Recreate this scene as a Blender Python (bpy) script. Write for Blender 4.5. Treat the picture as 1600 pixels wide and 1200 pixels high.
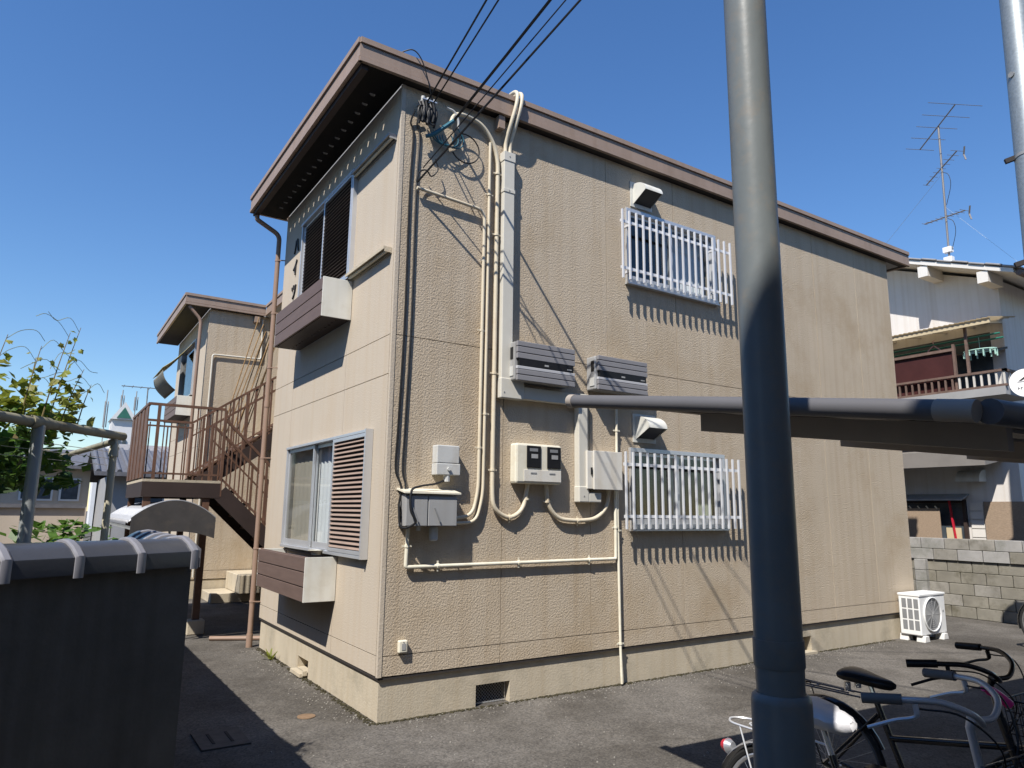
import bpy, bmesh, math, random
from mathutils import Vector, Matrix
random.seed(7)
R = math.radians
sc = bpy.context.scene
for _o in list(bpy.data.objects):
    bpy.data.objects.remove(_o)
C = sc.collection

# ---------------------------------------------------------------- camera, sky, sun, exposure
cam_data = bpy.data.cameras.new('camera')
cam = bpy.data.objects.new('camera', cam_data)
C.objects.link(cam)
cam_data.sensor_width = 36.0
cam_data.lens = 36.0 * 1099.23 / 1600.0
cam_data.clip_start = 0.05
cam_data.clip_end = 2000.0
yaw, pit, rol = 0.9896, 0.1794, 0.0120
fw = Vector((math.cos(pit) * math.cos(yaw), math.cos(pit) * math.sin(yaw), math.sin(pit)))
rt = Vector((math.sin(yaw), -math.cos(yaw), 0))
up = rt.cross(fw)
r2 = math.cos(rol) * rt + math.sin(rol) * up
u2 = -math.sin(rol) * rt + math.cos(rol) * up
cam.matrix_world = Matrix(((r2.x, u2.x, -fw.x, -2.4372), (r2.y, u2.y, -fw.y, -5.6517), (r2.z, u2.z, -fw.z, 1.70), (0, 0, 0, 1)))
sc.camera = cam

SUN = Vector((0.69, 0.41, -1.0)).normalized()          # direction the light travels
world = bpy.data.worlds.new('World')
sc.world = world
world.use_nodes = True
wn = world.node_tree
sky = wn.nodes.new('ShaderNodeTexSky')
sky.sky_type = 'NISHITA'
sky.sun_disc = False
sky.sun_elevation = math.asin(-SUN.z)
sky.sun_rotation = math.atan2(-SUN.x, -SUN.y)
sky.altitude = 50.0
sky.air_density = 1.3
sky.dust_density = 0.0
sky.ozone_density = 6.0
bg = wn.nodes['Background']
bg.inputs['Strength'].default_value = 0.105
hsv = wn.nodes.new('ShaderNodeHueSaturation')
hsv.inputs['Hue'].default_value = 0.507
hsv.inputs['Saturation'].default_value = 1.16
wn.links.new(sky.outputs[0], hsv.inputs['Color'])
wn.links.new(hsv.outputs[0], bg.inputs['Color'])

sun_data = bpy.data.lights.new('sun', 'SUN')
sun_data.energy = 5.0
sun_data.angle = R(0.53)
sun_data.color = (1.0, 0.95, 0.88)
sun = bpy.data.objects.new('sun', sun_data)
C.objects.link(sun)
sun.location = (-20, -12, 30)
sun.rotation_euler = SUN.to_track_quat('-Z', 'Y').to_euler()

sc.view_settings.view_transform = 'Standard'
sc.view_settings.look = 'None'
sc.view_settings.exposure = 0.55
sc.view_settings.gamma = 1.0
sc.render.engine = 'CYCLES'
sc.cycles.max_bounces = 6
sc.cycles.transparent_max_bounces = 12
sc.cycles.caustics_reflective = False
sc.cycles.caustics_refractive = False
try:
    sc.cycles.use_denoising = True
except Exception:
    pass

# ---------------------------------------------------------------- materials
MATS = {}
def mat(name, col, rough=0.7, var=0.12, vscale=3.0, bump=0.0, bscale=40.0, metal=0.0, streak=0.0, spec=0.3, detail=6.0,
        dirt=None, dirt_amt=0.0, dirt_scale=2.0, bump2=0.0, b2scale=8.0, trans=0.0, coat=0.0, stretch=(1, 1, 1), kind='noise'):
    m = bpy.data.materials.new(name)
    m.use_nodes = True
    nt = m.node_tree
    N, Lk = nt.nodes, nt.links
    b = N['Principled BSDF']
    b.inputs['Roughness'].default_value = rough
    b.inputs['Metallic'].default_value = metal
    b.inputs['Specular IOR Level'].default_value = spec
    b.inputs['Coat Weight'].default_value = coat
    if trans:
        b.inputs['Transmission Weight'].default_value = trans
    geo = N.new('ShaderNodeNewGeometry')
    mp = N.new('ShaderNodeMapping')
    mp.inputs['Scale'].default_value = stretch
    Lk.new(geo.outputs['Position'], mp.inputs['Vector'])
    V = mp.outputs['Vector']
    n1 = N.new('ShaderNodeTexNoise')
    n1.inputs['Scale'].default_value = vscale
    n1.inputs['Detail'].default_value = detail
    n1.inputs['Roughness'].default_value = 0.6
    Lk.new(V, n1.inputs['Vector'])
    hi = tuple(min(1, c * (1 + var)) for c in col) + (1,)
    lo = tuple(c * (1 - var) for c in col) + (1,)
    cr = N.new('ShaderNodeValToRGB')
    cr.color_ramp.elements[0].position = 0.3
    cr.color_ramp.elements[1].position = 0.7
    cr.color_ramp.elements[0].color = lo
    cr.color_ramp.elements[1].color = hi
    Lk.new(n1.outputs['Fac'], cr.inputs['Fac'])
    colout = cr.outputs['Color']
    if streak:
        ms = N.new('ShaderNodeMapping')
        ms.inputs['Scale'].default_value = (11, 11, 0.28)
        Lk.new(geo.outputs['Position'], ms.inputs['Vector'])
        n3 = N.new('ShaderNodeTexNoise')
        n3.inputs['Scale'].default_value = 1.0
        n3.inputs['Detail'].default_value = 5.0
        Lk.new(ms.outputs['Vector'], n3.inputs['Vector'])
        r3 = N.new('ShaderNodeValToRGB')
        r3.color_ramp.elements[0].position = 0.46
        r3.color_ramp.elements[1].position = 0.72
        r3.color_ramp.elements[0].color = (1, 1, 1, 1)
        k = 1 - streak
        r3.color_ramp.elements[1].color = (k, k * 0.97, k * 0.93, 1)
        Lk.new(n3.outputs['Fac'], r3.inputs['Fac'])
        mx = N.new('ShaderNodeMix')
        mx.data_type = 'RGBA'
        mx.blend_type = 'MULTIPLY'
        mx.inputs[0].default_value = 1.0
        Lk.new(colout, mx.inputs[6])
        Lk.new(r3.outputs['Color'], mx.inputs[7])
        colout = mx.outputs[2]
    if dirt is not None:
        n4 = N.new('ShaderNodeTexNoise')
        n4.inputs['Scale'].default_value = dirt_scale
        n4.inputs['Detail'].default_value = 8.0
        n4.inputs['Roughness'].default_value = 0.7
        Lk.new(V, n4.inputs['Vector'])
        r4 = N.new('ShaderNodeValToRGB')
        r4.color_ramp.elements[0].position = 0.5
        r4.color_ramp.elements[1].position = 0.68
        r4.color_ramp.elements[0].color = (0, 0, 0, 1)
        r4.color_ramp.elements[1].color = (dirt_amt,) * 3 + (1,)
        Lk.new(n4.outputs['Fac'], r4.inputs['Fac'])
        mx = N.new('ShaderNodeMix')
        mx.data_type = 'RGBA'
        Lk.new(r4.outputs['Color'], mx.inputs[0])
        Lk.new(colout, mx.inputs[6])
        mx.inputs[7].default_value = tuple(dirt) + (1,)
        colout = mx.outputs[2]
    Lk.new(colout, b.inputs['Base Color'])
    last = None
    if bump:
        if kind == 'noise':
            nb = N.new('ShaderNodeTexNoise')
            nb.inputs['Detail'].default_value = 4.0
            outn = 'Fac'
        else:
            nb = N.new('ShaderNodeTexVoronoi')
            nb.feature = 'SMOOTH_F1'
            outn = 'Distance'
        nb.inputs['Scale'].default_value = bscale
        Lk.new(V, nb.inputs['Vector'])
        bp = N.new('ShaderNodeBump')
        bp.inputs['Strength'].default_value = 1.0
        bp.inputs['Distance'].default_value = bump
        Lk.new(nb.outputs[outn], bp.inputs['Height'])
        last = bp
    if bump2:
        nb = N.new('ShaderNodeTexNoise')
        nb.inputs['Scale'].default_value = b2scale
        nb.inputs['Detail'].default_value = 3.0
        Lk.new(V, nb.inputs['Vector'])
        bp = N.new('ShaderNodeBump')
        bp.inputs['Strength'].default_value = 1.0
        bp.inputs['Distance'].default_value = bump2
        Lk.new(nb.outputs['Fac'], bp.inputs['Height'])
        if last:
            Lk.new(last.outputs['Normal'], bp.inputs['Normal'])
        last = bp
    if last:
        Lk.new(last.outputs['Normal'], b.inputs['Normal'])
    MATS[name] = m
    return m

def glass(name, tint=(0.75, 0.8, 0.82), frost=0.0):
    m = bpy.data.materials.new(name)
    m.use_nodes = True
    nt = m.node_tree
    N, Lk = nt.nodes, nt.links
    N.remove(N['Principled BSDF'])
    out = N['Material Output']
    gl = N.new('ShaderNodeBsdfGlossy')
    gl.inputs['Roughness'].default_value = 0.02 + frost
    tr = N.new('ShaderNodeBsdfTransparent')
    tr.inputs['Color'].default_value = tint + (1,)
    lw = N.new('ShaderNodeLayerWeight')
    lw.inputs['Blend'].default_value = 0.5
    pw = N.new('ShaderNodeMath'); pw.operation = 'POWER'; pw.inputs[1].default_value = 5.0
    Lk.new(lw.outputs['Facing'], pw.inputs[0])
    fr = N.new('ShaderNodeMath'); fr.operation = 'MULTIPLY_ADD'; fr.inputs[1].default_value = 0.9; fr.inputs[2].default_value = 0.05
    Lk.new(pw.outputs[0], fr.inputs[0])
    mx = N.new('ShaderNodeMixShader')
    Lk.new(fr.outputs[0], mx.inputs[0])
    Lk.new(tr.outputs[0], mx.inputs[1])
    Lk.new(gl.outputs[0], mx.inputs[2])
    Lk.new(mx.outputs[0], out.inputs['Surface'])
    MATS[name] = m
    return m

def leafmat(name, col, var=0.35):
    m = bpy.data.materials.new(name)
    m.use_nodes = True
    nt = m.node_tree
    N, Lk = nt.nodes, nt.links
    b = N['Principled BSDF']
    out = N['Material Output']
    geo = N.new('ShaderNodeNewGeometry')
    n1 = N.new('ShaderNodeTexNoise')
    n1.inputs['Scale'].default_value = 9.0
    Lk.new(geo.outputs['Position'], n1.inputs['Vector'])
    cr = N.new('ShaderNodeValToRGB')
    cr.color_ramp.elements[0].position = 0.3
    cr.color_ramp.elements[1].position = 0.7
    cr.color_ramp.elements[0].color = tuple(c * (1 - var) for c in col) + (1,)
    cr.color_ramp.elements[1].color = tuple(c * (1 + var) for c in col) + (1,)
    Lk.new(n1.outputs['Fac'], cr.inputs['Fac'])
    Lk.new(cr.outputs['Color'], b.inputs['Base Color'])
    b.inputs['Roughness'].default_value = 0.5
    tl = N.new('ShaderNodeBsdfTranslucent')
    Lk.new(cr.outputs['Color'], tl.inputs['Color'])
    mx = N.new('ShaderNodeMixShader')
    mx.inputs[0].default_value = 0.45
    Lk.new(b.outputs[0], mx.inputs[1])
    Lk.new(tl.outputs[0], mx.inputs[2])
    Lk.new(mx.outputs[0], out.inputs['Surface'])
    MATS[name] = m
    return m

def asphalt_mat():
    m = mat('asphalt', (0.107, 0.099, 0.089), rough=0.9, var=0.22, vscale=0.9, bump=0.004, bscale=160, bump2=0.006, b2scale=9, detail=8,
            dirt=(0.066, 0.060, 0.053), dirt_amt=0.6, dirt_scale=0.8)
    nt = m.node_tree
    N, Lk = nt.nodes, nt.links
    b = N['Principled BSDF']
    src = b.inputs['Base Color'].links[0].from_socket
    geo = [n for n in N if n.type == 'NEW_GEOMETRY'][0]
    v = N.new('ShaderNodeTexVoronoi')
    v.inputs['Scale'].default_value = 75.0
    Lk.new(geo.outputs['Position'], v.inputs['Vector'])
    cr = N.new('ShaderNodeValToRGB')
    cr.color_ramp.elements[0].position = 0.0
    cr.color_ramp.elements[1].position = 1.0
    cr.color_ramp.elements[0].color = (0.58, 0.58, 0.58, 1)
    cr.color_ramp.elements[1].color = (1.46, 1.45, 1.42, 1)
    Lk.new(v.outputs['Color'], cr.inputs['Fac'])
    mx = N.new('ShaderNodeMix')
    mx.data_type = 'RGBA'
    mx.blend_type = 'MULTIPLY'
    mx.inputs[0].default_value = 1.0
    Lk.new(src, mx.inputs[6])
    Lk.new(cr.outputs['Color'], mx.inputs[7])
    # hairline cracks, only here and there
    nz = N.new('ShaderNodeTexNoise'); nz.inputs['Scale'].default_value = 1.7; nz.inputs['Detail'].default_value = 6
    Lk.new(geo.outputs['Position'], nz.inputs['Vector'])
    ad = N.new('ShaderNodeVectorMath'); ad.operation = 'MULTIPLY_ADD'
    ad.inputs[1].default_value = (0.55, 0.55, 0.0)
    Lk.new(nz.outputs['Color'], ad.inputs[0]); Lk.new(geo.outputs['Position'], ad.inputs[2])
    ve = N.new('ShaderNodeTexVoronoi'); ve.feature = 'DISTANCE_TO_EDGE'; ve.inputs['Scale'].default_value = 0.42
    Lk.new(ad.outputs[0], ve.inputs['Vector'])
    rc = N.new('ShaderNodeValToRGB')
    rc.color_ramp.elements[0].position = 0.0; rc.color_ramp.elements[1].position = 0.006
    rc.color_ramp.elements[0].color = (0.90, 0.89, 0.88, 1); rc.color_ramp.elements[1].color = (1, 1, 1, 1)
    Lk.new(ve.outputs['Distance'], rc.inputs['Fac'])
    # broad damp stains
    ns = N.new('ShaderNodeTexNoise'); ns.inputs['Scale'].default_value = 0.55; ns.inputs['Detail'].default_value = 9; ns.inputs['Roughness'].default_value = 0.72
    Lk.new(geo.outputs['Position'], ns.inputs['Vector'])
    rs = N.new('ShaderNodeValToRGB')
    rs.color_ramp.elements[0].position = 0.42; rs.color_ramp.elements[1].position = 0.60
    rs.color_ramp.elements[0].color = (0.66, 0.64, 0.61, 1); rs.color_ramp.elements[1].color = (1.14, 1.13, 1.12, 1)
    Lk.new(ns.outputs['Fac'], rs.inputs['Fac'])
    cur = mx.outputs[2]
    for q in (rc, rs):
        m2 = N.new('ShaderNodeMix'); m2.data_type = 'RGBA'; m2.blend_type = 'MULTIPLY'; m2.inputs[0].default_value = 1.0
        Lk.new(cur, m2.inputs[6]); Lk.new(q.outputs['Color'], m2.inputs[7])
        cur = m2.outputs[2]
    Lk.new(cur, b.inputs['Base Color'])
    return m

asphalt_mat()
WALL = (0.465, 0.388, 0.290)
mat('stucco', WALL, rough=0.9, var=0.05, vscale=1.3, bump=0.0085, bscale=58, bump2=0.004, b2scale=120, streak=0.09, dirt=(0.375, 0.290, 0.190), dirt_amt=0.8, dirt_scale=0.8)
mat('smooth_wall', (0.475, 0.410, 0.325), rough=0.85, var=0.04, vscale=1.1, bump=0.003, bscale=70, streak=0.03, dirt=(0.40, 0.32, 0.23), dirt_amt=0.3, dirt_scale=1.1)
mat('wall_core', (0.30, 0.25, 0.19), rough=0.9)
mat('concrete_base', (0.47, 0.41, 0.31), rough=0.9, var=0.08, vscale=1.6, bump=0.003, bscale=60, streak=0.07, dirt=(0.26, 0.23, 0.17), dirt_amt=0.6, dirt_scale=1.5)
mat('room_dark', (0.12, 0.115, 0.11), rough=0.9)
mat('fascia', (0.300, 0.222, 0.172), rough=0.5, var=0.08, vscale=2.0, streak=0.10)
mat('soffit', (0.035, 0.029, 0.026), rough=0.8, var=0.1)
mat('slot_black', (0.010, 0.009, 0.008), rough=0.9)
mat('dark_gap', (0.035, 0.03, 0.028), rough=0.9)
mat('brown_board', (0.132, 0.090, 0.074), rough=0.55, var=0.10, vscale=4, stretch=(1, 1, 6), bump=0.0006, bscale=60)
mat('white_metal', (0.60, 0.595, 0.545), rough=0.45, var=0.05, streak=0.08, dirt=(0.42, 0.38, 0.30), dirt_amt=0.35, dirt_scale=4)
mat('aluminium', (0.60, 0.61, 0.62), rough=0.38, var=0.05, metal=0.6)
mat('grille_white', (0.62, 0.63, 0.65), rough=0.35, var=0.04, metal=0.15)
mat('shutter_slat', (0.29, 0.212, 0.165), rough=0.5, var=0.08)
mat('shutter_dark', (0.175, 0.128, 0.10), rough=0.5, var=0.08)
mat('cream_pipe', (0.60, 0.53, 0.40), rough=0.45, var=0.08, vscale=5, dirt=(0.35, 0.25, 0.14), dirt_amt=0.35, dirt_scale=5)
mat('duct', (0.56, 0.535, 0.465), rough=0.45, var=0.05, vscale=2)
mat('cream_box', (0.69, 0.655, 0.535), rough=0.4, var=0.04, streak=0.06, dirt=(0.50, 0.43, 0.30), dirt_amt=0.4, dirt_scale=7)
mat('white_box', (0.63, 0.605, 0.545), rough=0.45, var=0.04, streak=0.06, dirt=(0.46, 0.41, 0.32), dirt_amt=0.35, dirt_scale=6)
mat('grey_box', (0.32, 0.322, 0.32), rough=0.5, var=0.08, streak=0.10)
mat('pale_box', (0.50, 0.505, 0.49), rough=0.5, var=0.06, streak=0.08, dirt=(0.36, 0.33, 0.28), dirt_amt=0.4, dirt_scale=8)
mat('inverter', (0.225, 0.220, 0.228), rough=0.45, var=0.04)
mat('inverter_trim', (0.45, 0.45, 0.46), rough=0.4, var=0.03)
mat('black_plastic', (0.015, 0.015, 0.016), rough=0.35, var=0.2)
mat('black_cable', (0.012, 0.012, 0.013), rough=0.5, var=0.2)
mat('teal_cable', (0.03, 0.12, 0.16), rough=0.5, var=0.2)
mat('rust_brown', (0.122, 0.066, 0.043), rough=0.55, var=0.15, vscale=6, dirt=(0.20, 0.10, 0.06), dirt_amt=0.5, dirt_scale=6)
mat('dark_brown', (0.040, 0.027, 0.023), rough=0.6, var=0.15)
mat('downpipe', (0.275, 0.188, 0.140), rough=0.5, var=0.07, streak=0.08)
mat('plaster_dark', (0.10, 0.094, 0.083), rough=0.9, var=0.22, vscale=2.5, bump=0.003, bscale=60, streak=0.2)
mat('cap_tile', (0.055, 0.057, 0.064), rough=0.28, var=0.12, vscale=5, spec=0.5, bump=0.0008, bscale=50)
mat('cap_ridge', (0.20, 0.198, 0.215), rough=0.3, var=0.10, vscale=6, spec=0.5)  # paler than the tiles: sky sheen on the bands put into the colour
mat('galvanised', (0.24, 0.265, 0.275), rough=0.5, var=0.16, vscale=22, metal=0.55)
mat('pergola_pipe', (0.26, 0.24, 0.17), rough=0.5, var=0.2, vscale=6, dirt=(0.10, 0.075, 0.04), dirt_amt=0.8, dirt_scale=5)
mat('pergola_post', (0.33, 0.35, 0.345), rough=0.42, var=0.12, metal=0.3)
mat('pergola_cream', (0.52, 0.48, 0.36), rough=0.45, var=0.1)
mat('blue_post', (0.145, 0.162, 0.165), rough=0.40, var=0.08, vscale=7, bump=0.0006, bscale=35, streak=0.12, dirt=(0.20, 0.175, 0.145), dirt_amt=0.55, dirt_scale=17)
mat('carport_tube', (0.105, 0.103, 0.108), rough=0.5, var=0.05)
mat('carport_cap', (0.32, 0.28, 0.24), rough=0.5, var=0.05)
mat('carport_beam', (0.42, 0.36, 0.30), rough=0.6, var=0.08)
mat('carport_sheet', (0.20, 0.185, 0.17), rough=0.6, var=0.1)
mat('house_plaster', (0.64, 0.61, 0.575), rough=0.85, var=0.03, bump=0.002, bscale=60, streak=0.10)
mat('house_white', (0.66, 0.63, 0.58), rough=0.7, var=0.04)
mat('roof_tile', (0.12, 0.12, 0.13), rough=0.5, var=0.2, vscale=8)
mat('grey_tile', (0.25, 0.24, 0.235), rough=0.6, var=0.15, vscale=5)
mat('awning_tan', (0.52, 0.43, 0.28), rough=0.6, var=0.08)
mat('maroon', (0.055, 0.018, 0.017), rough=0.5, var=0.2)
mat('old_wood', (0.15, 0.10, 0.08), rough=0.7, var=0.25, vscale=8)
mat('pale_wood', (0.55, 0.52, 0.47), rough=0.7, var=0.1)
mat('green_pole', (0.02, 0.17, 0.13), rough=0.4, var=0.1)
mat('mint', (0.35, 0.55, 0.47), rough=0.6, var=0.2, vscale=20)
mat('pink_plastic', (0.55, 0.32, 0.33), rough=0.5, var=0.1)
mat('bamboo', (0.30, 0.225, 0.16), rough=0.7, var=0.3, vscale=30, stretch=(1, 1, 6))
mat('reed', (0.28, 0.17, 0.07), rough=0.7, var=0.3, vscale=14)
mat('straw', (0.50, 0.42, 0.16), rough=0.7, var=0.15, vscale=14)
mat('net_grey', (0.15, 0.145, 0.12), rough=0.8, var=0.2, vscale=20)
mat('concrete_block', (0.26, 0.245, 0.215), rough=0.95, var=0.16, vscale=3.5, bump=0.004, bscale=55, dirt=(0.14, 0.13, 0.105), dirt_amt=0.85, dirt_scale=3.4)
mat('concrete_block_pale', (0.31, 0.30, 0.285), rough=0.95, var=0.14, vscale=3.5, bump=0.004, bscale=55, dirt=(0.18, 0.18, 0.155), dirt_amt=0.8, dirt_scale=2.0)
mat('concrete_block_mossy', (0.215, 0.20, 0.165), rough=0.95, var=0.2, vscale=3, bump=0.004, bscale=55, dirt=(0.11, 0.10, 0.07), dirt_amt=0.85, dirt_scale=3.2)
mat('mortar', (0.20, 0.19, 0.17), rough=0.95, var=0.15)
mat('ac_white', (0.74, 0.74, 0.72), rough=0.4, var=0.03)
mat('fan_grey', (0.20, 0.205, 0.21), rough=0.6, var=0.1)
mat('concrete_foot', (0.60, 0.59, 0.56), rough=0.85, var=0.08)
mat('tyre', (0.018, 0.018, 0.018), rough=0.75, var=0.2)
mat('bike_black', (0.014, 0.014, 0.016), rough=0.22, var=0.2, coat=0.5)
mat('chrome', (0.62, 0.62, 0.63), rough=0.22, var=0.06, metal=0.9)
mat('alloy', (0.58, 0.585, 0.60), rough=0.34, var=0.05, metal=0.35)
mat('bike_silver', (0.50, 0.51, 0.53), rough=0.32, var=0.06, metal=0.7)
mat('grip_grey', (0.13, 0.13, 0.13), rough=0.6, var=0.1)
mat('saddle_black', (0.018, 0.018, 0.019), rough=0.3, var=0.2)
mat('saddle_cover', (0.62, 0.62, 0.64), rough=0.45, var=0.08, bump=0.004, bscale=22)
mat('red_lens', (0.45, 0.02, 0.04), rough=0.2, var=0.05)
mat('hot_pink', (0.85, 0.045, 0.30), rough=0.4, var=0.05)
mat('sign_white', (0.78, 0.78, 0.78), rough=0.4, var=0.02)
mat('antenna_metal', (0.20, 0.19, 0.185), rough=0.5, var=0.1, metal=0.4)
mat('iron_cover', (0.075, 0.066, 0.058), rough=0.7, var=0.3, vscale=12)
mat('rust_stain', (0.19, 0.125, 0.075), rough=0.9, var=0.3, vscale=10)
mat('curtain', (0.80, 0.80, 0.81), rough=0.9, var=0.03)
mat('curtain_green', (0.42, 0.45, 0.36), rough=0.9, var=0.06)
mat('blind_beige', (0.46, 0.44, 0.39), rough=0.8, var=0.05)
mat('letter_dark', (0.03, 0.025, 0.022), rough=0.5, var=0.1)
mat('stem', (0.16, 0.12, 0.05), rough=0.7, var=0.2)
mat('moss', (0.055, 0.048, 0.026), rough=1.0, var=0.4, vscale=30, bump=0.01, bscale=60)
mat('far_white', (0.62, 0.62, 0.62), rough=0.8, var=0.03)
mat('far_green', (0.03, 0.13, 0.10), rough=0.6, var=0.1)
mat('far_wall', (0.46, 0.39, 0.31), rough=0.9, var=0.06)
mat('far_grey', (0.30, 0.30, 0.30), rough=0.8, var=0.08)
mat('far_glass', (0.06, 0.075, 0.09), rough=0.15, var=0.3)
mat('corrugated', (0.21, 0.215, 0.23), rough=0.35, var=0.06, metal=0.2)
mat('arch_board', (0.052, 0.049, 0.048), rough=0.5, var=0.15, vscale=4, dirt=(0.08, 0.07, 0.06), dirt_amt=0.7, dirt_scale=6)
def translucent(name, col):
    leafmat(name, col, 0.08)
translucent('awning_sheet', (0.50, 0.40, 0.25))
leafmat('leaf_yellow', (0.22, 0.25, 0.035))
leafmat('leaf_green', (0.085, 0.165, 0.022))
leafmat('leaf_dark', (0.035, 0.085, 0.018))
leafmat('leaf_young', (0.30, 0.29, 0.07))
glass('glass', (0.93, 0.95, 0.95))
glass('glass_frost', (0.93, 0.93, 0.91), 0.05)

# ---------------------------------------------------------------- mesh helpers
ROOT = {}
class MB:
    def __init__(self):
        self.v = []
        self.f = []
    def quad(self, a, b, c, d):
        n = len(self.v)
        self.v += [tuple(a), tuple(b), tuple(c), tuple(d)]
        self.f.append((n, n + 1, n + 2, n + 3))
        return self
    def box(self, x0, x1, y0, y1, z0, z1):
        if x0 > x1: x0, x1 = x1, x0
        if y0 > y1: y0, y1 = y1, y0
        if z0 > z1: z0, z1 = z1, z0
        n = len(self.v)
        self.v += [(x0, y0, z0), (x1, y0, z0), (x1, y1, z0), (x0, y1, z0), (x0, y0, z1), (x1, y0, z1), (x1, y1, z1), (x0, y1, z1)]
        for q in ((0, 3, 2, 1), (4, 5, 6, 7), (0, 1, 5, 4), (1, 2, 6, 5), (2, 3, 7, 6), (3, 0, 4, 7)):
            self.f.append(tuple(n + i for i in q))
        return self
    def obox(self, c, ax, ay, az):          # oriented box: centre and three half-axis vectors
        c, ax, ay, az = Vector(c), Vector(ax), Vector(ay), Vector(az)
        n = len(self.v)
        for sz in (-1, 1):
            for sx, sy in ((-1, -1), (1, -1), (1, 1), (-1, 1)):
                self.v.append(tuple(c + ax * sx + ay * sy + az * sz))
        for q in ((0, 3, 2, 1), (4, 5, 6, 7), (0, 1, 5, 4), (1, 2, 6, 5), (2, 3, 7, 6), (3, 0, 4, 7)):
            self.f.append(tuple(n + i for i in q))
        return self
    def bar(self, a, b, w, h=None, upv=(0, 0, 1)):
        a, b = Vector(a), Vector(b)
        d = b - a
        l = d.length
        d = d / l
        s = d.cross(Vector(upv))
        if s.length < 1e-4:
            s = d.cross(Vector((1, 0, 0)))
        s.normalize()
        t = s.cross(d)
        h = w if h is None else h
        return self.obox((a + b) / 2, d * l / 2, s * w / 2, t * h / 2)
    def tube(self, pts, r, n=8, caps=True):
        P = [Vector(p) for p in pts]
        rs = r if isinstance(r, (list, tuple)) else [r] * len(P)
        base = len(self.v)
        prev = None
        for i, p in enumerate(P):
            if i == 0: d = P[1] - P[0]
            elif i == len(P) - 1: d = P[-1] - P[-2]
            else: d = (P[i + 1] - P[i]).normalized() + (P[i] - P[i - 1]).normalized()
            d.normalize()
            if prev is None:
                a = d.cross(Vector((0, 0, 1)))
                if a.length < 1e-3: a = d.cross(Vector((1, 0, 0)))
            else:
                a = prev - d * prev.dot(d)
            a.normalize()
            prev = a
            b = d.cross(a)
            for k in range(n):
                t = 2 * math.pi * k / n
                self.v.append(tuple(p + (a * math.cos(t) + b * math.sin(t)) * rs[i]))
        for i in range(len(P) - 1):
            for k in range(n):
                k2 = (k + 1) % n
                self.f.append((base + i * n + k, base + i * n + k2, base + (i + 1) * n + k2, base + (i + 1) * n + k))
        if caps:
            self.f.append(tuple(base + k for k in reversed(range(n))))
            self.f.append(tuple(base + (len(P) - 1) * n + k for k in range(n)))
        return self
    def prism(self, poly, vec):             # extrude a closed 3D polygon along vec
        vec = Vector(vec)
        n = len(self.v)
        m = len(poly)
        self.v += [tuple(p) for p in poly] + [tuple(Vector(p) + vec) for p in poly]
        self.f.append(tuple(n + i for i in reversed(range(m))))
        self.f.append(tuple(n + m + i for i in range(m)))
        for i in range(m):
            j = (i + 1) % m
            self.f.append((n + i, n + j, n + m + j, n + m + i))
        return self
    def grid(self, rows):                   # rows of points -> surface
        n = len(self.v)
        w = len(rows[0])
        for r_ in rows:
            self.v += [tuple(p) for p in r_]
        for i in range(len(rows) - 1):
            for k in range(w - 1):
                self.f.append((n + i * w + k, n + i * w + k + 1, n + (i + 1) * w + k + 1, n + (i + 1) * w + k))
        return self
    def mesh(self, name, m, off=(0, 0, 0), smooth=False, angle=40):
        me = bpy.data.meshes.new(name)
        o = Vector(off)
        me.from_pydata([tuple(Vector(p) - o) for p in self.v], [], self.f)
        bm = bmesh.new()
        bm.from_mesh(me)
        bmesh.ops.recalc_face_normals(bm, faces=bm.faces)
        bm.to_mesh(me)
        bm.free()
        if smooth:
            me.shade_smooth()
            me.set_sharp_from_angle(angle=R(angle))
        me.materials.append(MATS[m])
        return me

def link(name, data, parent=None, loc=(0, 0, 0)):
    o = bpy.data.objects.new(name, data)
    C.objects.link(o)
    o.location = loc
    if parent is not None:
        o.parent = parent
        ROOT[o.name] = ROOT[parent.name]
    else:
        ROOT[o.name] = Vector(loc)
    return o

def thing(name, label, cat, loc, group=None):
    o = link(name, None, None, loc)
    o.empty_display_size = 0.1
    o['label'] = label
    o['category'] = cat
    if group: o['group'] = group
    return o

def part(name, mb, m, parent, smooth=False, bevel=0.0, angle=40):
    """a mesh given in world coordinates, parented to a thing (or a part whose own location is zero)"""
    me = mb.mesh(name, m, ROOT[parent.name], smooth, angle)
    o = link(name, me, parent)
    if bevel: add_bevel(o, bevel)
    return o

def single(name, mb, m, label, cat, base, group=None, smooth=False, bevel=0.0, kind=None):
    """a thing that is one mesh; base is where its origin sits"""
    me = mb.mesh(name, m, base, smooth)
    o = link(name, me, None, base)
    if label: o['label'] = label
    if cat: o['category'] = cat
    if group: o['group'] = group
    if kind: o['kind'] = kind
    if bevel: add_bevel(o, bevel)
    return o

def add_bevel(o, w, seg=2):
    b = o.modifiers.new('bevel', 'BEVEL')
    b.width = w
    b.segments = seg
    b.limit_method = 'ANGLE'
    b.angle_limit = R(50)

def inst(name, me, parent, worldloc, rot=(0, 0, 0), scale=(1, 1, 1)):
    """piece sharing mesh data; worldloc in world coordinates"""
    o = link(name, me, parent, tuple(Vector(worldloc) - ROOT[parent.name]))
    o.rotation_euler = rot
    o.scale = scale
    return o

def rpath(pts, r=0.06, n=5):
    """polyline with rounded corners"""
    P = [Vector(p) for p in pts]
    out = [P[0]]
    for i in range(1, len(P) - 1):
        a, b, c = P[i - 1], P[i], P[i + 1]
        d1 = (a - b); d2 = (c - b)
        q = min(r, d1.length * 0.48, d2.length * 0.48)
        p1 = b + d1.normalized() * q
        p2 = b + d2.normalized() * q
        for k in range(n + 1):
            t = k / n
            out.append(p1 * (1 - t) ** 2 + b * 2 * t * (1 - t) + p2 * t * t)
    out.append(P[-1])
    return out

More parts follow.
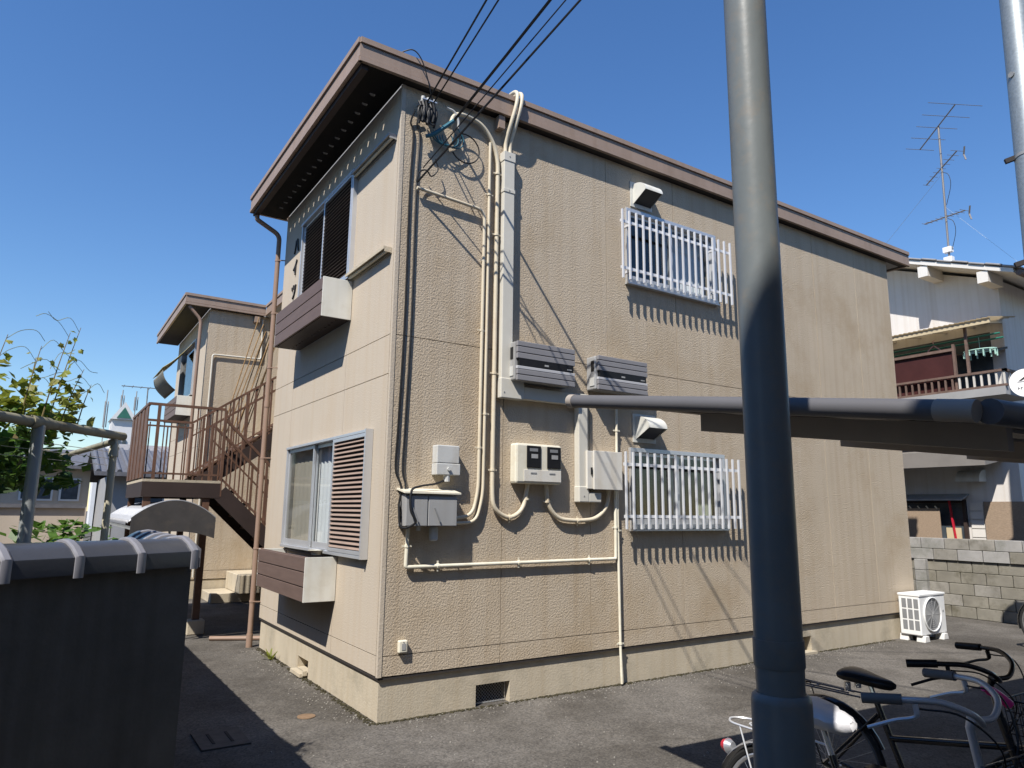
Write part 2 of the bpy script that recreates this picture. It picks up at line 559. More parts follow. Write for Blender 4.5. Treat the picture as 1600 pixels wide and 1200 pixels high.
def smoothpath(pts, n=6):
    """Catmull-Rom through the points"""
    P = [Vector(p) for p in pts]
    P = [P[0] * 2 - P[1]] + P + [P[-1] * 2 - P[-2]]
    out = []
    for i in range(1, len(P) - 2):
        for k in range(n):
            t = k / n
            p0, p1, p2, p3 = P[i - 1], P[i], P[i + 1], P[i + 2]
            out.append(0.5 * ((2 * p1) + (p2 - p0) * t + (2 * p0 - 5 * p1 + 4 * p2 - p3) * t * t + (3 * p1 - p0 - 3 * p2 + p3) * t ** 3))
    out.append(P[-2])
    return out

def sag(a, b, s, n=14):
    a, b = Vector(a), Vector(b)
    return [a.lerp(b, i / n) - Vector((0, 0, 4 * s * (i / n) * (1 - i / n))) for i in range(n + 1)]

def rects_minus(u0, u1, w0, w1, holes):
    """rectangle minus axis-aligned holes -> list of rectangles"""
    rs = [(u0, u1, w0, w1)]
    for (a0, a1, b0, b1) in holes:
        nr = []
        for (c0, c1, d0, d1) in rs:
            if a1 <= c0 or a0 >= c1 or b1 <= d0 or b0 >= d1:
                nr.append((c0, c1, d0, d1))
                continue
            if a0 > c0: nr.append((c0, a0, d0, d1))
            if a1 < c1: nr.append((a1, c1, d0, d1))
            m0, m1 = max(a0, c0), min(a1, c1)
            if b0 > d0: nr.append((m0, m1, d0, b0))
            if b1 < d1: nr.append((m0, m1, b1, d1))
        rs = nr
    return rs
# ---------------------------------------------------------------- the ground
g = MB()
g.quad((-300, -300, 0), (300, -300, 0), (300, 300, 0), (-300, 300, 0))
ground = single('ground', g, 'asphalt', None, None, (0, 0, 0), kind='structure')

# ---------------------------------------------------------------- the apartment building
HF = 0.354            # top of the foundation
HB, HT = 5.678, 5.910 # bottom and top of the fascia
OL, OR = 0.478, 0.110 # eaves overhang on the gable side and on the long side
XE = 8.36             # far end of the long wall
YE = 3.78             # far end of the gable wall

def stucco_panels(root, axis, fixed, cuts, rows, holes, m, sign=-1, depth=0.05, gap=0.007):
    """wall panels with open joints; axis 'x' -> wall in plane y=fixed, 'y' -> plane x=fixed"""
    for (w0, w1), cut in zip(rows, cuts):
        for u0, u1 in zip(cut[:-1], cut[1:]):
            mb = MB()
            for (a0, a1, b0, b1) in rects_minus(u0 + gap / 2, u1 - gap / 2, w0 + gap / 2, w1 - gap / 2, holes):
                if axis == 'x':
                    mb.box(a0, a1, fixed, fixed - sign * depth, b0, b1)
                else:
                    mb.box(fixed, fixed - sign * depth, a0, a1, b0, b1)
            if mb.v:
                part('wall_panel', mb, m, root)

def backing(root, axis, fixed, u0, u1, w0, w1, holes, thick=0.10, name='inner_wall'):
    mb = MB()
    for (a0, a1, b0, b1) in rects_minus(u0, u1, w0, w1, holes):
        if axis == 'x': mb.box(a0, a1, fixed, fixed + thick, b0, b1)
        else: mb.box(fixed, fixed + thick, a0, a1, b0, b1)
    return part(name, mb, 'wall_core', root)

def louver_shutter(root, x, y0, y1, z0, z1, nsl, slatmat, fw_=0.03, depth=0.03, framem='aluminium'):
    """framed louvred shutter in a plane facing -X; front face at x"""
    f = MB()
    f.box(x, x + depth, y0, y0 + fw_, z0, z1)
    f.box(x, x + depth, y1 - fw_, y1, z0, z1)
    f.box(x, x + depth, y0 + fw_, y1 - fw_, z0, z0 + fw_)
    f.box(x, x + depth, y0 + fw_, y1 - fw_, z1 - fw_, z1)
    sh = part('louver_shutter', f, framem, root, bevel=0.002)
    b = MB()
    b.box(x + depth - 0.006, x + depth - 0.002, y0 + fw_, y1 - fw_, z0 + fw_, z1 - fw_)
    part('back_sheet', b, 'dark_gap', sh)
    pitch = (z1 - z0 - 2 * fw_) / nsl
    s = MB()
    hy = (y1 - y0) / 2 - fw_
    s.prism([(-0.010, -hy, -pitch * 0.42), (-0.014, -hy, -pitch * 0.30), (0.008, -hy, pitch * 0.30), (0.011, -hy, pitch * 0.20)], (0, 2 * hy, 0))
    me = s.mesh('slat', slatmat)
    for i in range(nsl):
        inst('slat', me, sh, (x + depth * 0.45, (y0 + y1) / 2, z0 + fw_ + (i + 0.5) * pitch))
    return sh

def planter(root, y0, y1, z0, z1, out=0.315, dent=False):
    """window box: three brown boards in front, pale end plates, slatted floor"""
    f = MB()
    f.box(-out + 0.002, -0.004, y0, y0 + 0.012, z0, z1)
    p = part('planter_box', f, 'white_metal', root, bevel=0.003)
    e = MB()
    e.box(-out + 0.002, -0.004, y1 - 0.012, y1, z0, z1)
    part('end_plate', e, 'white_metal', p, bevel=0.003)
    h = (z1 - z0) / 3
    bd = MB()
    bd.box(-0.010, 0.010, -(y1 - y0) / 2 + 0.013, (y1 - y0) / 2 - 0.013, -h / 2 + 0.005, h / 2 - 0.005)
    me = bd.mesh('board', 'brown_board')
    for i in range(3):
        o = inst('board', me, p, (-out + 0.010, (y0 + y1) / 2, z0 + h * (i + 0.5)))
        add_bevel(o, 0.003)
    bk = MB()
    bk.box(-out + 0.020, -out + 0.026, y0 + 0.013, y1 - 0.013, z0 + 0.012, z1 - 0.012)
    part('liner', bk, 'brown_board', p)
    rim = MB()
    rim.box(-out + 0.021, -out + 0.040, y0 + 0.013, y1 - 0.013, z1 - 0.010, z1 + 0.002)
    rim.box(-0.03, -0.004, y0 + 0.013, y1 - 0.013, z1 - 0.020, z1 - 0.004)
    part('rim', rim, 'brown_board', p)
    # floor with drain slots: the sun falls through them on to the wall
    n = 15
    L_ = (y1 - y0 - 0.03)
    fl = MB()
    cell = L_ / n
    for i in range(n):
        a = y0 + 0.015 + i * cell
        fl.box(-out + 0.028, -0.132, a, a + cell, z0 + 0.004, z0 + 0.016)
        fl.box(-0.108, -0.006, a, a + cell, z0 + 0.004, z0 + 0.016)
        fl.box(-0.132, -0.108, a, a + cell - 0.028, z0 + 0.004, z0 + 0.016)
    part('floor_tray', fl, 'dark_brown', p)
    return p

def fascia(root, horiz):
    """fascia strips: list of (start, end, normal) on the roof edge; each strip in sheets with seams"""
    for (a, b, n, seams) in horiz:
        a, b, n = Vector(a), Vector(b), Vector(n)
        d = (b - a)
        L_ = d.length
        d.normalize()
        k = max(1, round(L_ / seams))
        for i in range(k):
            s0, s1 = a + d * (L_ * i / k + 0.001), a + d * (L_ * (i + 1) / k - 0.001)
            mb = MB()
            def strip(z0, z1, proud, th):
                c = (s0 + s1) / 2 + n * (proud - th / 2)
                mb.obox((c.x, c.y, (z0 + z1) / 2), d * ((s1 - s0).length / 2), n * (th / 2), Vector((0, 0, (z1 - z0) / 2)))
            strip(HT - 0.052, HT, 0.018, 0.045)
            strip(HB + 0.050, HT - 0.060, 0.0, 0.03)
            strip(HB, HB + 0.042, 0.010, 0.038)
            strip(HB + 0.042, HT - 0.052, -0.012, 0.006)
            part('fascia_sheet', mb, 'fascia', root)

def sliding_window_R(root, x0, x1, z0, z1, curt):
    """aluminium sliding window in the long wall with bars in front"""
    f = MB()
    fr = 0.045
    f.box(x0, x1, -0.035, 0.06, z1 - fr, z1)
    f.box(x0, x1, -0.045, 0.06, z0, z0 + fr)
    f.box(x0, x0 + fr, -0.035, 0.06, z0 + fr, z1 - fr)
    f.box(x1 - fr, x1, -0.035, 0.06, z0 + fr, z1 - fr)
    w = part('window', f, 'aluminium', root, bevel=0.003)
    xm = (x0 + x1) / 2
    for (a, b, yy) in ((x0 + fr, xm + 0.02, 0.010), (xm - 0.02, x1 - fr, 0.036)):
        s = MB()
        s.box(a, b, yy, yy + 0.022, z1 - fr - 0.035, z1 - fr - 0.002)
        s.box(a, b, yy, yy + 0.022, z0 + fr + 0.002, z0 + fr + 0.06)
        s.box(a, a + 0.035, yy, yy + 0.022, z0 + fr + 0.06, z1 - fr - 0.035)
        s.box(b - 0.035, b, yy, yy + 0.022, z0 + fr + 0.06, z1 - fr - 0.035)
        part('sash', s, 'aluminium', w)
        p = MB()
        p.box(a + 0.035, b - 0.035, yy + 0.009, yy + 0.013, z0 + fr + 0.06, z1 - fr - 0.035)
        part('pane', p, 'glass', w)
    si = MB()
    si.box(x0 - 0.01, x1 + 0.01, -0.06, 0.03, z0 - 0.022, z0 - 0.003)
    part('sill', si, 'aluminium', w)
    for (a, b, m) in curt:
        rows = []
        for zz in (z1 - 0.05, (z0 + z1) / 2, z0 + 0.02):
            rows.append([(a + (b - a) * i / 40, 0.20 + 0.018 * math.sin(i * 1.7), zz) for i in range(41)])
        part('curtain', MB().grid(rows), m, w, smooth=True)
    return w

def bar_grille(root, x0, x1, z0, z1, nbars, y=-0.145):
    r_ = MB()
    rz = (z0 + 0.13, z1 - 0.13)
    for zz in rz:
        r_.box(x0 - 0.01, x1 + 0.01, y + 0.013, y + 0.030, zz - 0.016, zz + 0.016)
    for xx in (x0 + 0.17, x1 - 0.24):
        for zz in rz:
            r_.box(xx - 0.012, xx + 0.012, y + 0.030, -0.002, zz - 0.012, zz + 0.012)
    gr = part('window_grille', r_, 'grille_white', root)
    b = MB()
    b.box(-0.0085, 0.0085, -0.011, 0.012, -(z1 - z0) / 2, (z1 - z0) / 2)
    me = b.mesh('bar', 'grille_white')
    for i in range(nbars):
        o = inst('bar', me, gr, (x0 + (x1 - x0) * i / (nbars - 1), y, (z0 + z1) / 2))
    return gr

def vent_hood(root, x0, x1, z0, z1, out=0.22):
    """stainless extractor hood, curved front, open below"""
    mb = MB()
    n = 8
    prof = []
    for i in range(n + 1):
        t = math.pi / 2 * i / n
        prof.append((-(0.03 + (out - 0.03) * math.sin(t)), z1 - 0.03 - (z1 - z0 - 0.155) * (1 - math.cos(t))))
    prof = [(0.0 - 0.004, z1 - 0.03)] + prof
    inset = 0.05
    def row(x, s):
        return [(x + s * (inset * (p[0] / -out)) * 0 , p[0], p[1]) for p in prof]
    mb.grid([row(x0 + 0.04, 1), row(x1 - 0.01, -1)])
    for xx in (x0 + 0.04, x1 - 0.01):
        poly = [(xx, p[0], p[1]) for p in prof] + [(xx, -0.004, z0 + 0.01)]
        mb.prism(poly, (0.002, 0, 0))
    h = part('vent_hood', mb, 'white_metal', root, smooth=True, angle=30)
    pl = MB()
    pl.box(x0, x1 + 0.02, -0.012, -0.003, z0 - 0.02, z1)
    part('flange', pl, 'white_metal', h)
    dk = MB()  # black block inside the hood, paints the shade of its opening
    dk.prism([(x0 + 0.045, -out + 0.012, z0 + 0.130), (x0 + 0.045, -0.014, z0 + 0.026), (x0 + 0.045, -0.014, z1 - 0.06), (x0 + 0.045, -out + 0.07, z0 + 0.17)], (x1 - x0 - 0.06, 0, 0))
    part('hood_shade', dk, 'black_plastic', h)
    return h

apt = thing('apartment_building', 'two storey beige stucco apartment block with brown flat roof edge, facing the camera corner on', 'building', (0, 0, 0))

# foundation, with real openings for the crawl space vents
fd = MB()
VR = [(0.95, 1.31, 0.0, 0.182), (5.60, 5.86, 0.02, 0.20)]
for (a0, a1, b0, b1) in rects_minus(0.024, XE - 0.014, 0.0, HF - 0.022, VR):
    fd.box(a0, a1, 0.030, 0.16, b0, b1)
VL = [(1.84, 2.19, 0.05, 0.165)]
for (a0, a1, b0, b1) in rects_minus(0.16, YE - 0.014, 0.0, HF - 0.022, VL):
    fd.box(0.024, 0.16, a0, a1, b0, b1)
fd.box(XE - 0.16, XE - 0.014, 0.16, YE - 0.014, 0, HF - 0.022)
fd.box(0.16, XE - 0.16, YE - 0.16, YE - 0.014, 0, HF - 0.022)
part('foundation', fd, 'concrete_base', apt)
dk = MB()  # dark block behind the vents, shade of the crawl space put into its colour
dk.box(0.165, XE - 0.165, 0.165, YE - 0.165, 0.004, HF - 0.03)
part('crawl_space_shade', dk, 'dark_gap', apt)
fl = MB()
fl.box(0.005, XE - 0.005, 0.005, YE - 0.005, HF - 0.022, HF - 0.004)
part('drip_flashing', fl, 'dark_gap', apt)
# diamond mesh in the near vent, and the little concrete lips of the others
vm = MB()
x0, x1, z0, z1 = 0.955, 1.305, 0.004, 0.178
vm.box(x0, x1, 0.098, 0.106, z1 - 0.012, z1); vm.box(x0, x1, 0.098, 0.106, z0, z0 + 0.012)
vm.box(x0, x0 + 0.012, 0.098, 0.106, z0 + 0.012, z1 - 0.012); vm.box(x1 - 0.012, x1, 0.098, 0.106, z0 + 0.012, z1 - 0.012)
vg = part('foundation_vent', vm, 'aluminium', apt)
ms = MB()
k = 0
st = 0.030
xx = x0 - (z1 - z0)
while xx < x1:
    for sgn in (1, -1):
        a = (xx, z0) if sgn > 0 else (xx, z1)
        b = (xx + (z1 - z0), z1) if sgn > 0 else (xx + (z1 - z0), z0)
        # clip in x
        t0 = max(0, (x0 - a[0]) / (b[0] - a[0])); t1 = min(1, (x1 - a[0]) / (b[0] - a[0]))
        if t1 - t0 > 0.05:
            A = (a[0] + (b[0] - a[0]) * t0, 0.102 + 0.004 * sgn, a[1] + (b[1] - a[1]) * t0)
            B = (a[0] + (b[0] - a[0]) * t1, 0.102 + 0.004 * sgn, a[1] + (b[1] - a[1]) * t1)
            ms.bar(A, B, 0.004, 0.004)
    xx += st
o = part('vent_mesh', ms, 'grey_box', vg); o['kind'] = 'stuff'
lip = MB()
lip.box(-0.03, 0.012, 1.82, 1.85, 0.03, 0.075)
lip.box(-0.055, 0.012, 1.85, 2.18, 0.012, 0.045)
part('vent_lip', lip, 'concrete_base', apt)
lip = MB()
lip.box(5.60, 5.86, -0.05, 0.014, 0.0, 0.03)
part('vent_lip', lip, 'concrete_base', apt)

# windows in the two visible walls
WR = [(2.79, 4.295, 4.255, 5.150), (2.79, 4.295, 1.535, 2.395)]
WL = [(1.09, 2.86, 4.075, 5.225), (1.225, 2.865, 1.30, 2.39)]
upper = [0.0, 1.19, 2.51, 3.58, 4.72, 5.62, 6.38, 7.43, XE]
lower = [0.0, 1.18, 2.25, 3.58, 4.72, 5.62, 6.38, 7.43, XE]
stucco_panels(apt, 'x', 0.0, [lower, lower, upper], [(HF, 0.515), (0.515, 3.24), (3.24, HB - 0.002)], WR, 'stucco')
stucco_panels(apt, 'y', 0.0, [[0.052, 1.14, 2.96, YE], [0.052, 1.14, 2.96, YE], [0.052, 1.14, 2.96, YE], [0.052, 1.14, 2.96, YE]],
              [(HF, 0.515), (0.515, 2.89), (2.89, 3.25), (3.25, HB - 0.002)], WL, 'smooth_wall')
ct = MB()
ct.box(-0.006, 0.030, -0.006, 0.0, HF, HB - 0.003)
ct.box(-0.006, 0.0, 0.0, 0.030, HF, HB - 0.003)
part('corner_trim', ct, 'smooth_wall', apt)
backing(apt, 'x', 0.052, 0.052, XE - 0.01, HF, HB, WR)
backing(apt, 'y', 0.052, 0.152, YE - 0.01, HF, HB, WL)
eb = MB()
eb.box(XE - 0.006, XE, 0.052, YE, HF, HB - 0.002)
eb.box(XE - 0.15, XE - 0.008, 0.16, YE - 0.16, HF, HB - 0.002)
part('end_wall', eb, 'stucco', apt)
eb = MB()
eb.box(0.16, XE - 0.16, YE - 0.06, YE - 0.003, HF, HB - 0.002)
part('rear_wall', eb, 'smooth_wall', apt)
rm = MB()
rm.box(0.17, XE - 0.2, 0.17, YE - 0.1, HF + 0.01, HF + 0.03)
rm.box(0.17, XE - 0.2, 0.17, YE - 0.1, 2.84, 3.02)
rm.box(0.17, XE - 0.2, 2.0, 2.05, HF + 0.04, 2.83)
rm.box(0.17, XE - 0.2, 2.0, 2.05, 3.03, HB - 0.1)
part('room_partition', rm, 'room_dark', apt)

# roof: deck, soffits, fascia
rf = MB()
rf.box(0.02, XE + 0.4, 0.02, YE + 0.02, HB + 0.01, HT - 0.05)
part('roof_deck', rf, 'far_grey', apt)
sf = MB()
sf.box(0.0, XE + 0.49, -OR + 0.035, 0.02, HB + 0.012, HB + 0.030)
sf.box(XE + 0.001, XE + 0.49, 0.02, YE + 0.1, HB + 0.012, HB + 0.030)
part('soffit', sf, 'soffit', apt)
# gable-side eaves board with drain slots: small sun spots fall through it on to the wall
ys0 = 0.34
sl = MB()
zs0, zs1 = HB + 0.006, HB + 0.040
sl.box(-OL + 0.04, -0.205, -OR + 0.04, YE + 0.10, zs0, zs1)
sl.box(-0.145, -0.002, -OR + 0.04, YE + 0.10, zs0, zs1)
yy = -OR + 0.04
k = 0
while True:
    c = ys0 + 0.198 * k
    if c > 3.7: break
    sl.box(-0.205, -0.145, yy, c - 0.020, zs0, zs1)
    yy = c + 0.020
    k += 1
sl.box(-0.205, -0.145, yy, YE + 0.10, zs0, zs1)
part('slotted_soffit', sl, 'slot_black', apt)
gb = MB()
gb.box(-OL + 0.034, -OL + 0.10, -OR + 0.04, YE + 0.10, HB - 0.045, HB + 0.005)
part('eaves_gutter', gb, 'dark_brown', apt)
fascia(apt, [((-OL, -OR, 0), (XE + 0.50, -OR, 0), (0, -1, 0), 1.85),
             ((-OL, -OR, 0), (-OL, YE + 0.12, 0), (-1, 0, 0), 2.0),
             ((-OL, YE + 0.12, 0), (1.07, YE + 0.12, 0), (0, 1, 0), 2.0),
             ((XE + 0.50, -OR, 0), (XE + 0.50, YE + 0.12, 0), (1, 0, 0), 2.0)])
bk = MB()
bk.box(1.02, 1.09, -0.095, -0.004, 5.53, 5.665)
part('eaves_bracket', bk, 'fascia', apt)

# gable wall, upper window: two closed louvred shutters in an aluminium frame
def shutter_window(root, yo, zz0, zz1, slats=26):
    f = MB()
    y0, y1 = 1.075 + yo, 2.875 + yo
    f.box(-0.05, 0.05, y0, y0 + 0.028, zz0, zz1)
    f.box(-0.05, 0.05, y1 - 0.028, y1, zz0, zz1)
    f.box(-0.06, 0.05, y0 - 0.01, y1 + 0.01, zz1, zz1 + 0.03)
    f.box(-0.06, 0.05, y0 - 0.01, y1 + 0.01, zz0 - 0.03, zz0)
    w = part('shutter_frame', f, 'aluminium', root, bevel=0.002)
    ym = (y0 + y1) / 2 + 0.03
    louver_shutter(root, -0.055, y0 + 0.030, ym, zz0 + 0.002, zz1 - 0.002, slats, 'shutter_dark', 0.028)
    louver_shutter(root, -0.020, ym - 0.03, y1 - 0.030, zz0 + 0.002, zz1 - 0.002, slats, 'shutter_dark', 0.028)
    # rails of the shutter box that runs on beside the window
    for (zr, dz) in ((zz1 - 0.06, 1), (zz0 - 0.035, -1)):
        r_ = MB()
        r_.box(-0.085, -0.003, 0.09 + yo, 1.073 + yo, zr + 0.018, zr + 0.034)
        r_.box(-0.085, -0.076, 0.09 + yo, 1.073 + yo, zr + 0.006, zr + 0.018)
        r_.box(-0.012, -0.003, 0.09 + yo, 1.073 + yo, zr - 0.02, zr + 0.018)
        r_.box(-0.074, -0.012, 0.09 + yo, 0.10 + yo, zr - 0.015, zr + 0.018)
        rr = part('shutter_rail', r_, 'grey_box' if dz > 0 else 'concrete_base', root)
        q = MB()
        q.box(-0.055, -0.032, 0.11 + yo, 1.06 + yo, zr - 0.012, zr + 0.010)
        part('rail_core', q, 'cream_box', rr)
shutter_window(apt, 0.0, 4.075, 5.225)
planter(apt, 1.06, 2.785, 3.600, 4.013)
planter(apt, 1.08, 2.795, 0.842, 1.252)

# gable wall, lower window with an open shutter box beside it
f = MB()
y0, y1, z0, z1 = 1.228, 2.868, 1.30, 2.39
f.box(-0.06, 0.05, y0 - 0.90, y1, z1, z1 + 0.028)
f.box(-0.06, 0.05, y0 - 0.90, y1, z0 - 0.030, z0)
f.box(-0.05, 0.05, y1 - 0.035, y1, z0, z1)
f.box(-0.045, 0.05, y0 - 0.004, y0 + 0.020, z0, z1)
lw = part('sliding_window', f, 'aluminium', apt, bevel=0.003)
for (a, b, xx, gm) in ((1.90, 2.832, -0.028, 'glass_frost'), (1.250, 1.935, 0.002, 'glass')):
    s = MB()
    s.box(xx, xx + 0.022, a, a + 0.035, z0 + 0.002, z1 - 0.002)
    s.box(xx, xx + 0.022, b - 0.035, b, z0 + 0.002, z1 - 0.002)
    s.box(xx, xx + 0.022, a + 0.035, b - 0.035, z1 - 0.04, z1 - 0.002)
    s.box(xx, xx + 0.022, a + 0.035, b - 0.035, z0 + 0.002, z0 + 0.065)
    part('sash', s, 'aluminium', lw)
    p = MB()
    p.box(xx + 0.009, xx + 0.013, a + 0.035, b - 0.035, z0 + 0.065, z1 - 0.04)
    part('pane', p, gm, lw)
rows = []
for zz in (2.36, 1.9, 1.32):
    rows.append([(0.075 + 0.010 * math.sin(i * 1.1), 1.24 + 0.84 * i / 40, zz) for i in range(41)])
part('curtain', MB().grid(rows), 'curtain', lw, smooth=True)
rows = []
for zz in (2.385, 1.31):
    rows.append([(0.050 + 0.003 * math.sin(i * 0.9), 2.00 + 0.86 * i / 40, zz) for i in range(41)])
part('blind', MB().grid(rows), 'blind_beige', lw, smooth=True)
sbx = MB()
sbx.box(-0.075, -0.003, 0.325, 0.345, 1.272, 2.42)
sbx.box(-0.02, -0.003, 0.346, 1.222, 1.302, 2.388)
sb = part('shutter_box', sbx, 'aluminium', apt)
louver_shutter(apt, -0.062, 0.350, 1.222, 1.303, 2.387, 24, 'shutter_slat', 0.034, 0.036)
# soap dish on the planter rim
sd = MB()
sd.tube([(-0.10, 1.42, 1.256), (-0.10, 1.42, 1.275), (-0.10, 1.42, 1.300)], [0.045, 0.05, 0.085], 12)
dish = single('soap_dish', sd, 'cream_box', 'small cream dish standing on the edge of the lower window box', 'dish', (-0.10, 1.42, 1.256), smooth=True)

# raised lettering on the gable wall (read downwards)
def stroke(mb, pts, yc, zc, s, w0, w1):
    """brush stroke on the wall: pts in letter units, u to the reader's right, v up"""
    P = [Vector((u, v)) for u, v in pts]
    L_, Rg = [], []
    for i, p in enumerate(P):
        d = (P[min(i + 1, len(P) - 1)] - P[max(i - 1, 0)]).normalized()
        n = Vector((-d.y, d.x))
        w = (w0 + (w1 - w0) * i / (len(P) - 1)) / 2
        L_.append(p + n * w); Rg.append(p - n * w)
    for i in range(len(P) - 1):
        poly = [(-0.018, yc - q.x * s, zc + q.y * s) for q in (L_[i], L_[i + 1], Rg[i + 1], Rg[i])]
        mb.prism(poly, (0.016, 0, 0))
for (strokes, zc) in (
    ([[(-0.10, 0.42), (-0.16, 0.15), (-0.30, -0.25), (-0.42, -0.42)], [(0.12, 0.45), (0.20, 0.15), (0.32, -0.2), (0.42, -0.42)]], 5.085),
    ([[(0.30, 0.48), (0.10, 0.22), (-0.12, 0.05), (-0.38, -0.08)], [(0.10, 0.16), (0.10, -0.2), (0.08, -0.5)]], 4.785),
    ([[(-0.36, 0.34), (-0.28, 0.10)], [(-0.06, 0.42), (0.0, 0.14)], [(0.40, 0.38), (0.32, 0.05), (0.12, -0.25), (-0.16, -0.46)]], 4.465)):
    mb = MB()
    for s_ in strokes:
        stroke(mb, s_, 3.215, zc, 0.20, 0.125, 0.085)
    part('letter', mb, 'letter_dark', apt)

# long wall windows, grilles, hoods
sliding_window_R(apt, *WR[0], curt=((3.62, 4.27, 'curtain'),))
sliding_window_R(apt, *WR[1], curt=((4.05, 4.28, 'curtain_green'), (3.62, 3.78, 'curtain')))
bar_grille(apt, 2.625, 4.420, 4.240, 5.045, 18)
bar_grille(apt, 2.615, 4.400, 1.535, 2.335, 18)
vent_hood(apt, 2.88, 3.20, 5.215, 5.50)
vent_hood(apt, 2.85, 3.17, 2.478, 2.770)

# rainwater pipe at the far end of the gable wall
dp = MB()
dp.tube(rpath([(-0.40, 3.83, HB - 0.04), (-0.40, 3.83, HB - 0.10), (-0.085, 3.83, 5.42), (-0.085, 3.83, 0.0)], 0.08), 0.032, 12)
dpp = part('rainwater_pipe', dp, 'downpipe', apt, smooth=True)
for zz in (5.05, 4.3, 3.55, 2.35, 1.2, 0.55):
    b_ = MB()
    b_.tube([(-0.085, 3.83, zz - 0.012), (-0.085, 3.83, zz + 0.012)], 0.037, 12)
    b_.bar((-0.085, 3.795, zz), (0.002, 3.76, zz), 0.012, 0.012)
    part('pipe_clip', b_, 'downpipe', dpp)
b_ = MB()
b_.tube([(-0.085, 3.83, 0.0), (-0.085, 3.83, 0.16)], 0.040, 12)
b_.tube([(-0.085, 3.83, 3.02), (-0.085, 3.83, 3.10)], 0.038, 12)
part('pipe_socket', b_, 'downpipe', dpp, smooth=True)

# ---------------------------------------------------------------- the far wing with the stair recess between
YW = 9.25
wing = thing('apartment_wing', 'far wing of the beige apartment block, seen beyond the brown outdoor stairs', 'building', (0, YW, 0))
mb = MB()
mb.box(0.014, 6.0, YW + 0.014, 13.1, 0, HF - 0.01)
part('foundation', mb, 'concrete_base', wing)
stucco_panels(wing, 'x', YW, [[0, 1.2, 2.6]] * 3, [(HF, 0.515), (0.515, 3.24), (3.24, HB - 0.002)], [], 'stucco')
WW = [(1.09 + YW, 2.86 + YW, 4.075, 5.225)]
stucco_panels(wing, 'y', 0.0, [[YW + 0.052, YW + 1.14, YW + 2.96, 13.1]] * 4, [(HF, 0.515), (0.515, 2.89), (2.89, 3.25), (3.25, HB - 0.002)], WW, 'smooth_wall')
backing(wing, 'x', YW + 0.052, 0.052, 2.6, HF, HB, [])
backing(wing, 'y', 0.052, YW + 0.152, 13.1, HF, HB, WW)
mb = MB()
mb.box(0.17, 2.6, 13.0, 13.1, HF, HB)
mb.box(2.5, 2.6, YW + 0.16, 12.99, HF, HB)
part('rear_wall', mb, 'wall_core', wing)
mb = MB()
mb.box(0.02, 2.6, YW + 0.02, 13.2, HB + 0.01, HT - 0.05)
mb.box(1.10, 2.6, YE + 0.13, YW + 0.015, HB + 0.01, HT - 0.05)
part('roof_deck', mb, 'far_grey', wing)
mb = MB()
mb.box(-OL + 0.04, -0.003, YW - OR + 0.04, 13.3, HB + 0.006, HB + 0.04)
mb.box(0.0, 1.06, YW - OR + 0.035, YW + 0.015, HB + 0.012, HB + 0.03)
part('soffit', mb, 'soffit', wing)
fascia(wing, [((-OL, YW - OR, 0), (1.07, YW - OR, 0), (0, -1, 0), 0.8),
              ((-OL, YW - OR, 0), (-OL, 13.35, 0), (-1, 0, 0), 2.0),
              ((1.07, YE + 0.14, 0), (1.07, YW - OR - 0.03, 0), (-1, 0, 0), 1.8)])
mb = MB()
mb.box(2.40, 2.55, YE + 0.02, YW - 0.01, 0.0, HB)
part('recess_wall', mb, 'smooth_wall', wing)
mb = MB()
mb.box(1.05, 2.39, YE + 0.02, YW - 0.01, 3.05, 3.20)
part('upper_walkway', mb, 'concrete_base', wing)
mb = MB()
mb.box(-0.06, 0.05, YW + 1.075, YW + 1.10, 4.075, 5.225)
mb.box(-0.06, 0.05, YW + 2.85, YW + 2.875, 4.075, 5.225)
mb.box(-0.06, 0.05, YW + 1.06, YW + 2.89, 5.225, 5.255)
mb.box(-0.06, 0.05, YW + 1.06, YW + 2.89, 4.045, 4.075)
w = part('window', mb, 'aluminium', wing)
mb = MB()
mb.box(0.0, 0.004, YW + 1.10, YW + 2.85, 4.075, 5.225)
part('pane', mb, 'glass', w)
planter(wing, YW + 1.06, YW + 2.785, 3.600, 4.013)
mb = MB()
mb.tube(rpath([(-0.40, YW - 0.06, HB - 0.02), (-0.16, YW - 0.06, 5.40), (-0.16, YW - 0.06, 0.0)], 0.08), 0.032, 12)
part('rainwater_pipe', mb, 'downpipe', wing, smooth=True)
mb = MB()
mb.box(0.86, 0.96, YW - 0.12, YW - 0.003, 5.52, 5.64)
part('eaves_bracket', mb, 'fascia', wing)
cw = MB()
cw.tube(rpath([(1.04, YW - 0.035, 5.60), (1.06, YW - 0.035, 4.76), (0.12, YW - 0.035, 4.74), (0.12, YW - 0.035, 0.4)], 0.05), 0.018, 8)
single('conduit_pipe', cw, 'duct', 'pale conduit bent in a step on the wall of the far wing above the stairs', 'conduit', (0.12, YW - 0.035, 0.4), smooth=True)
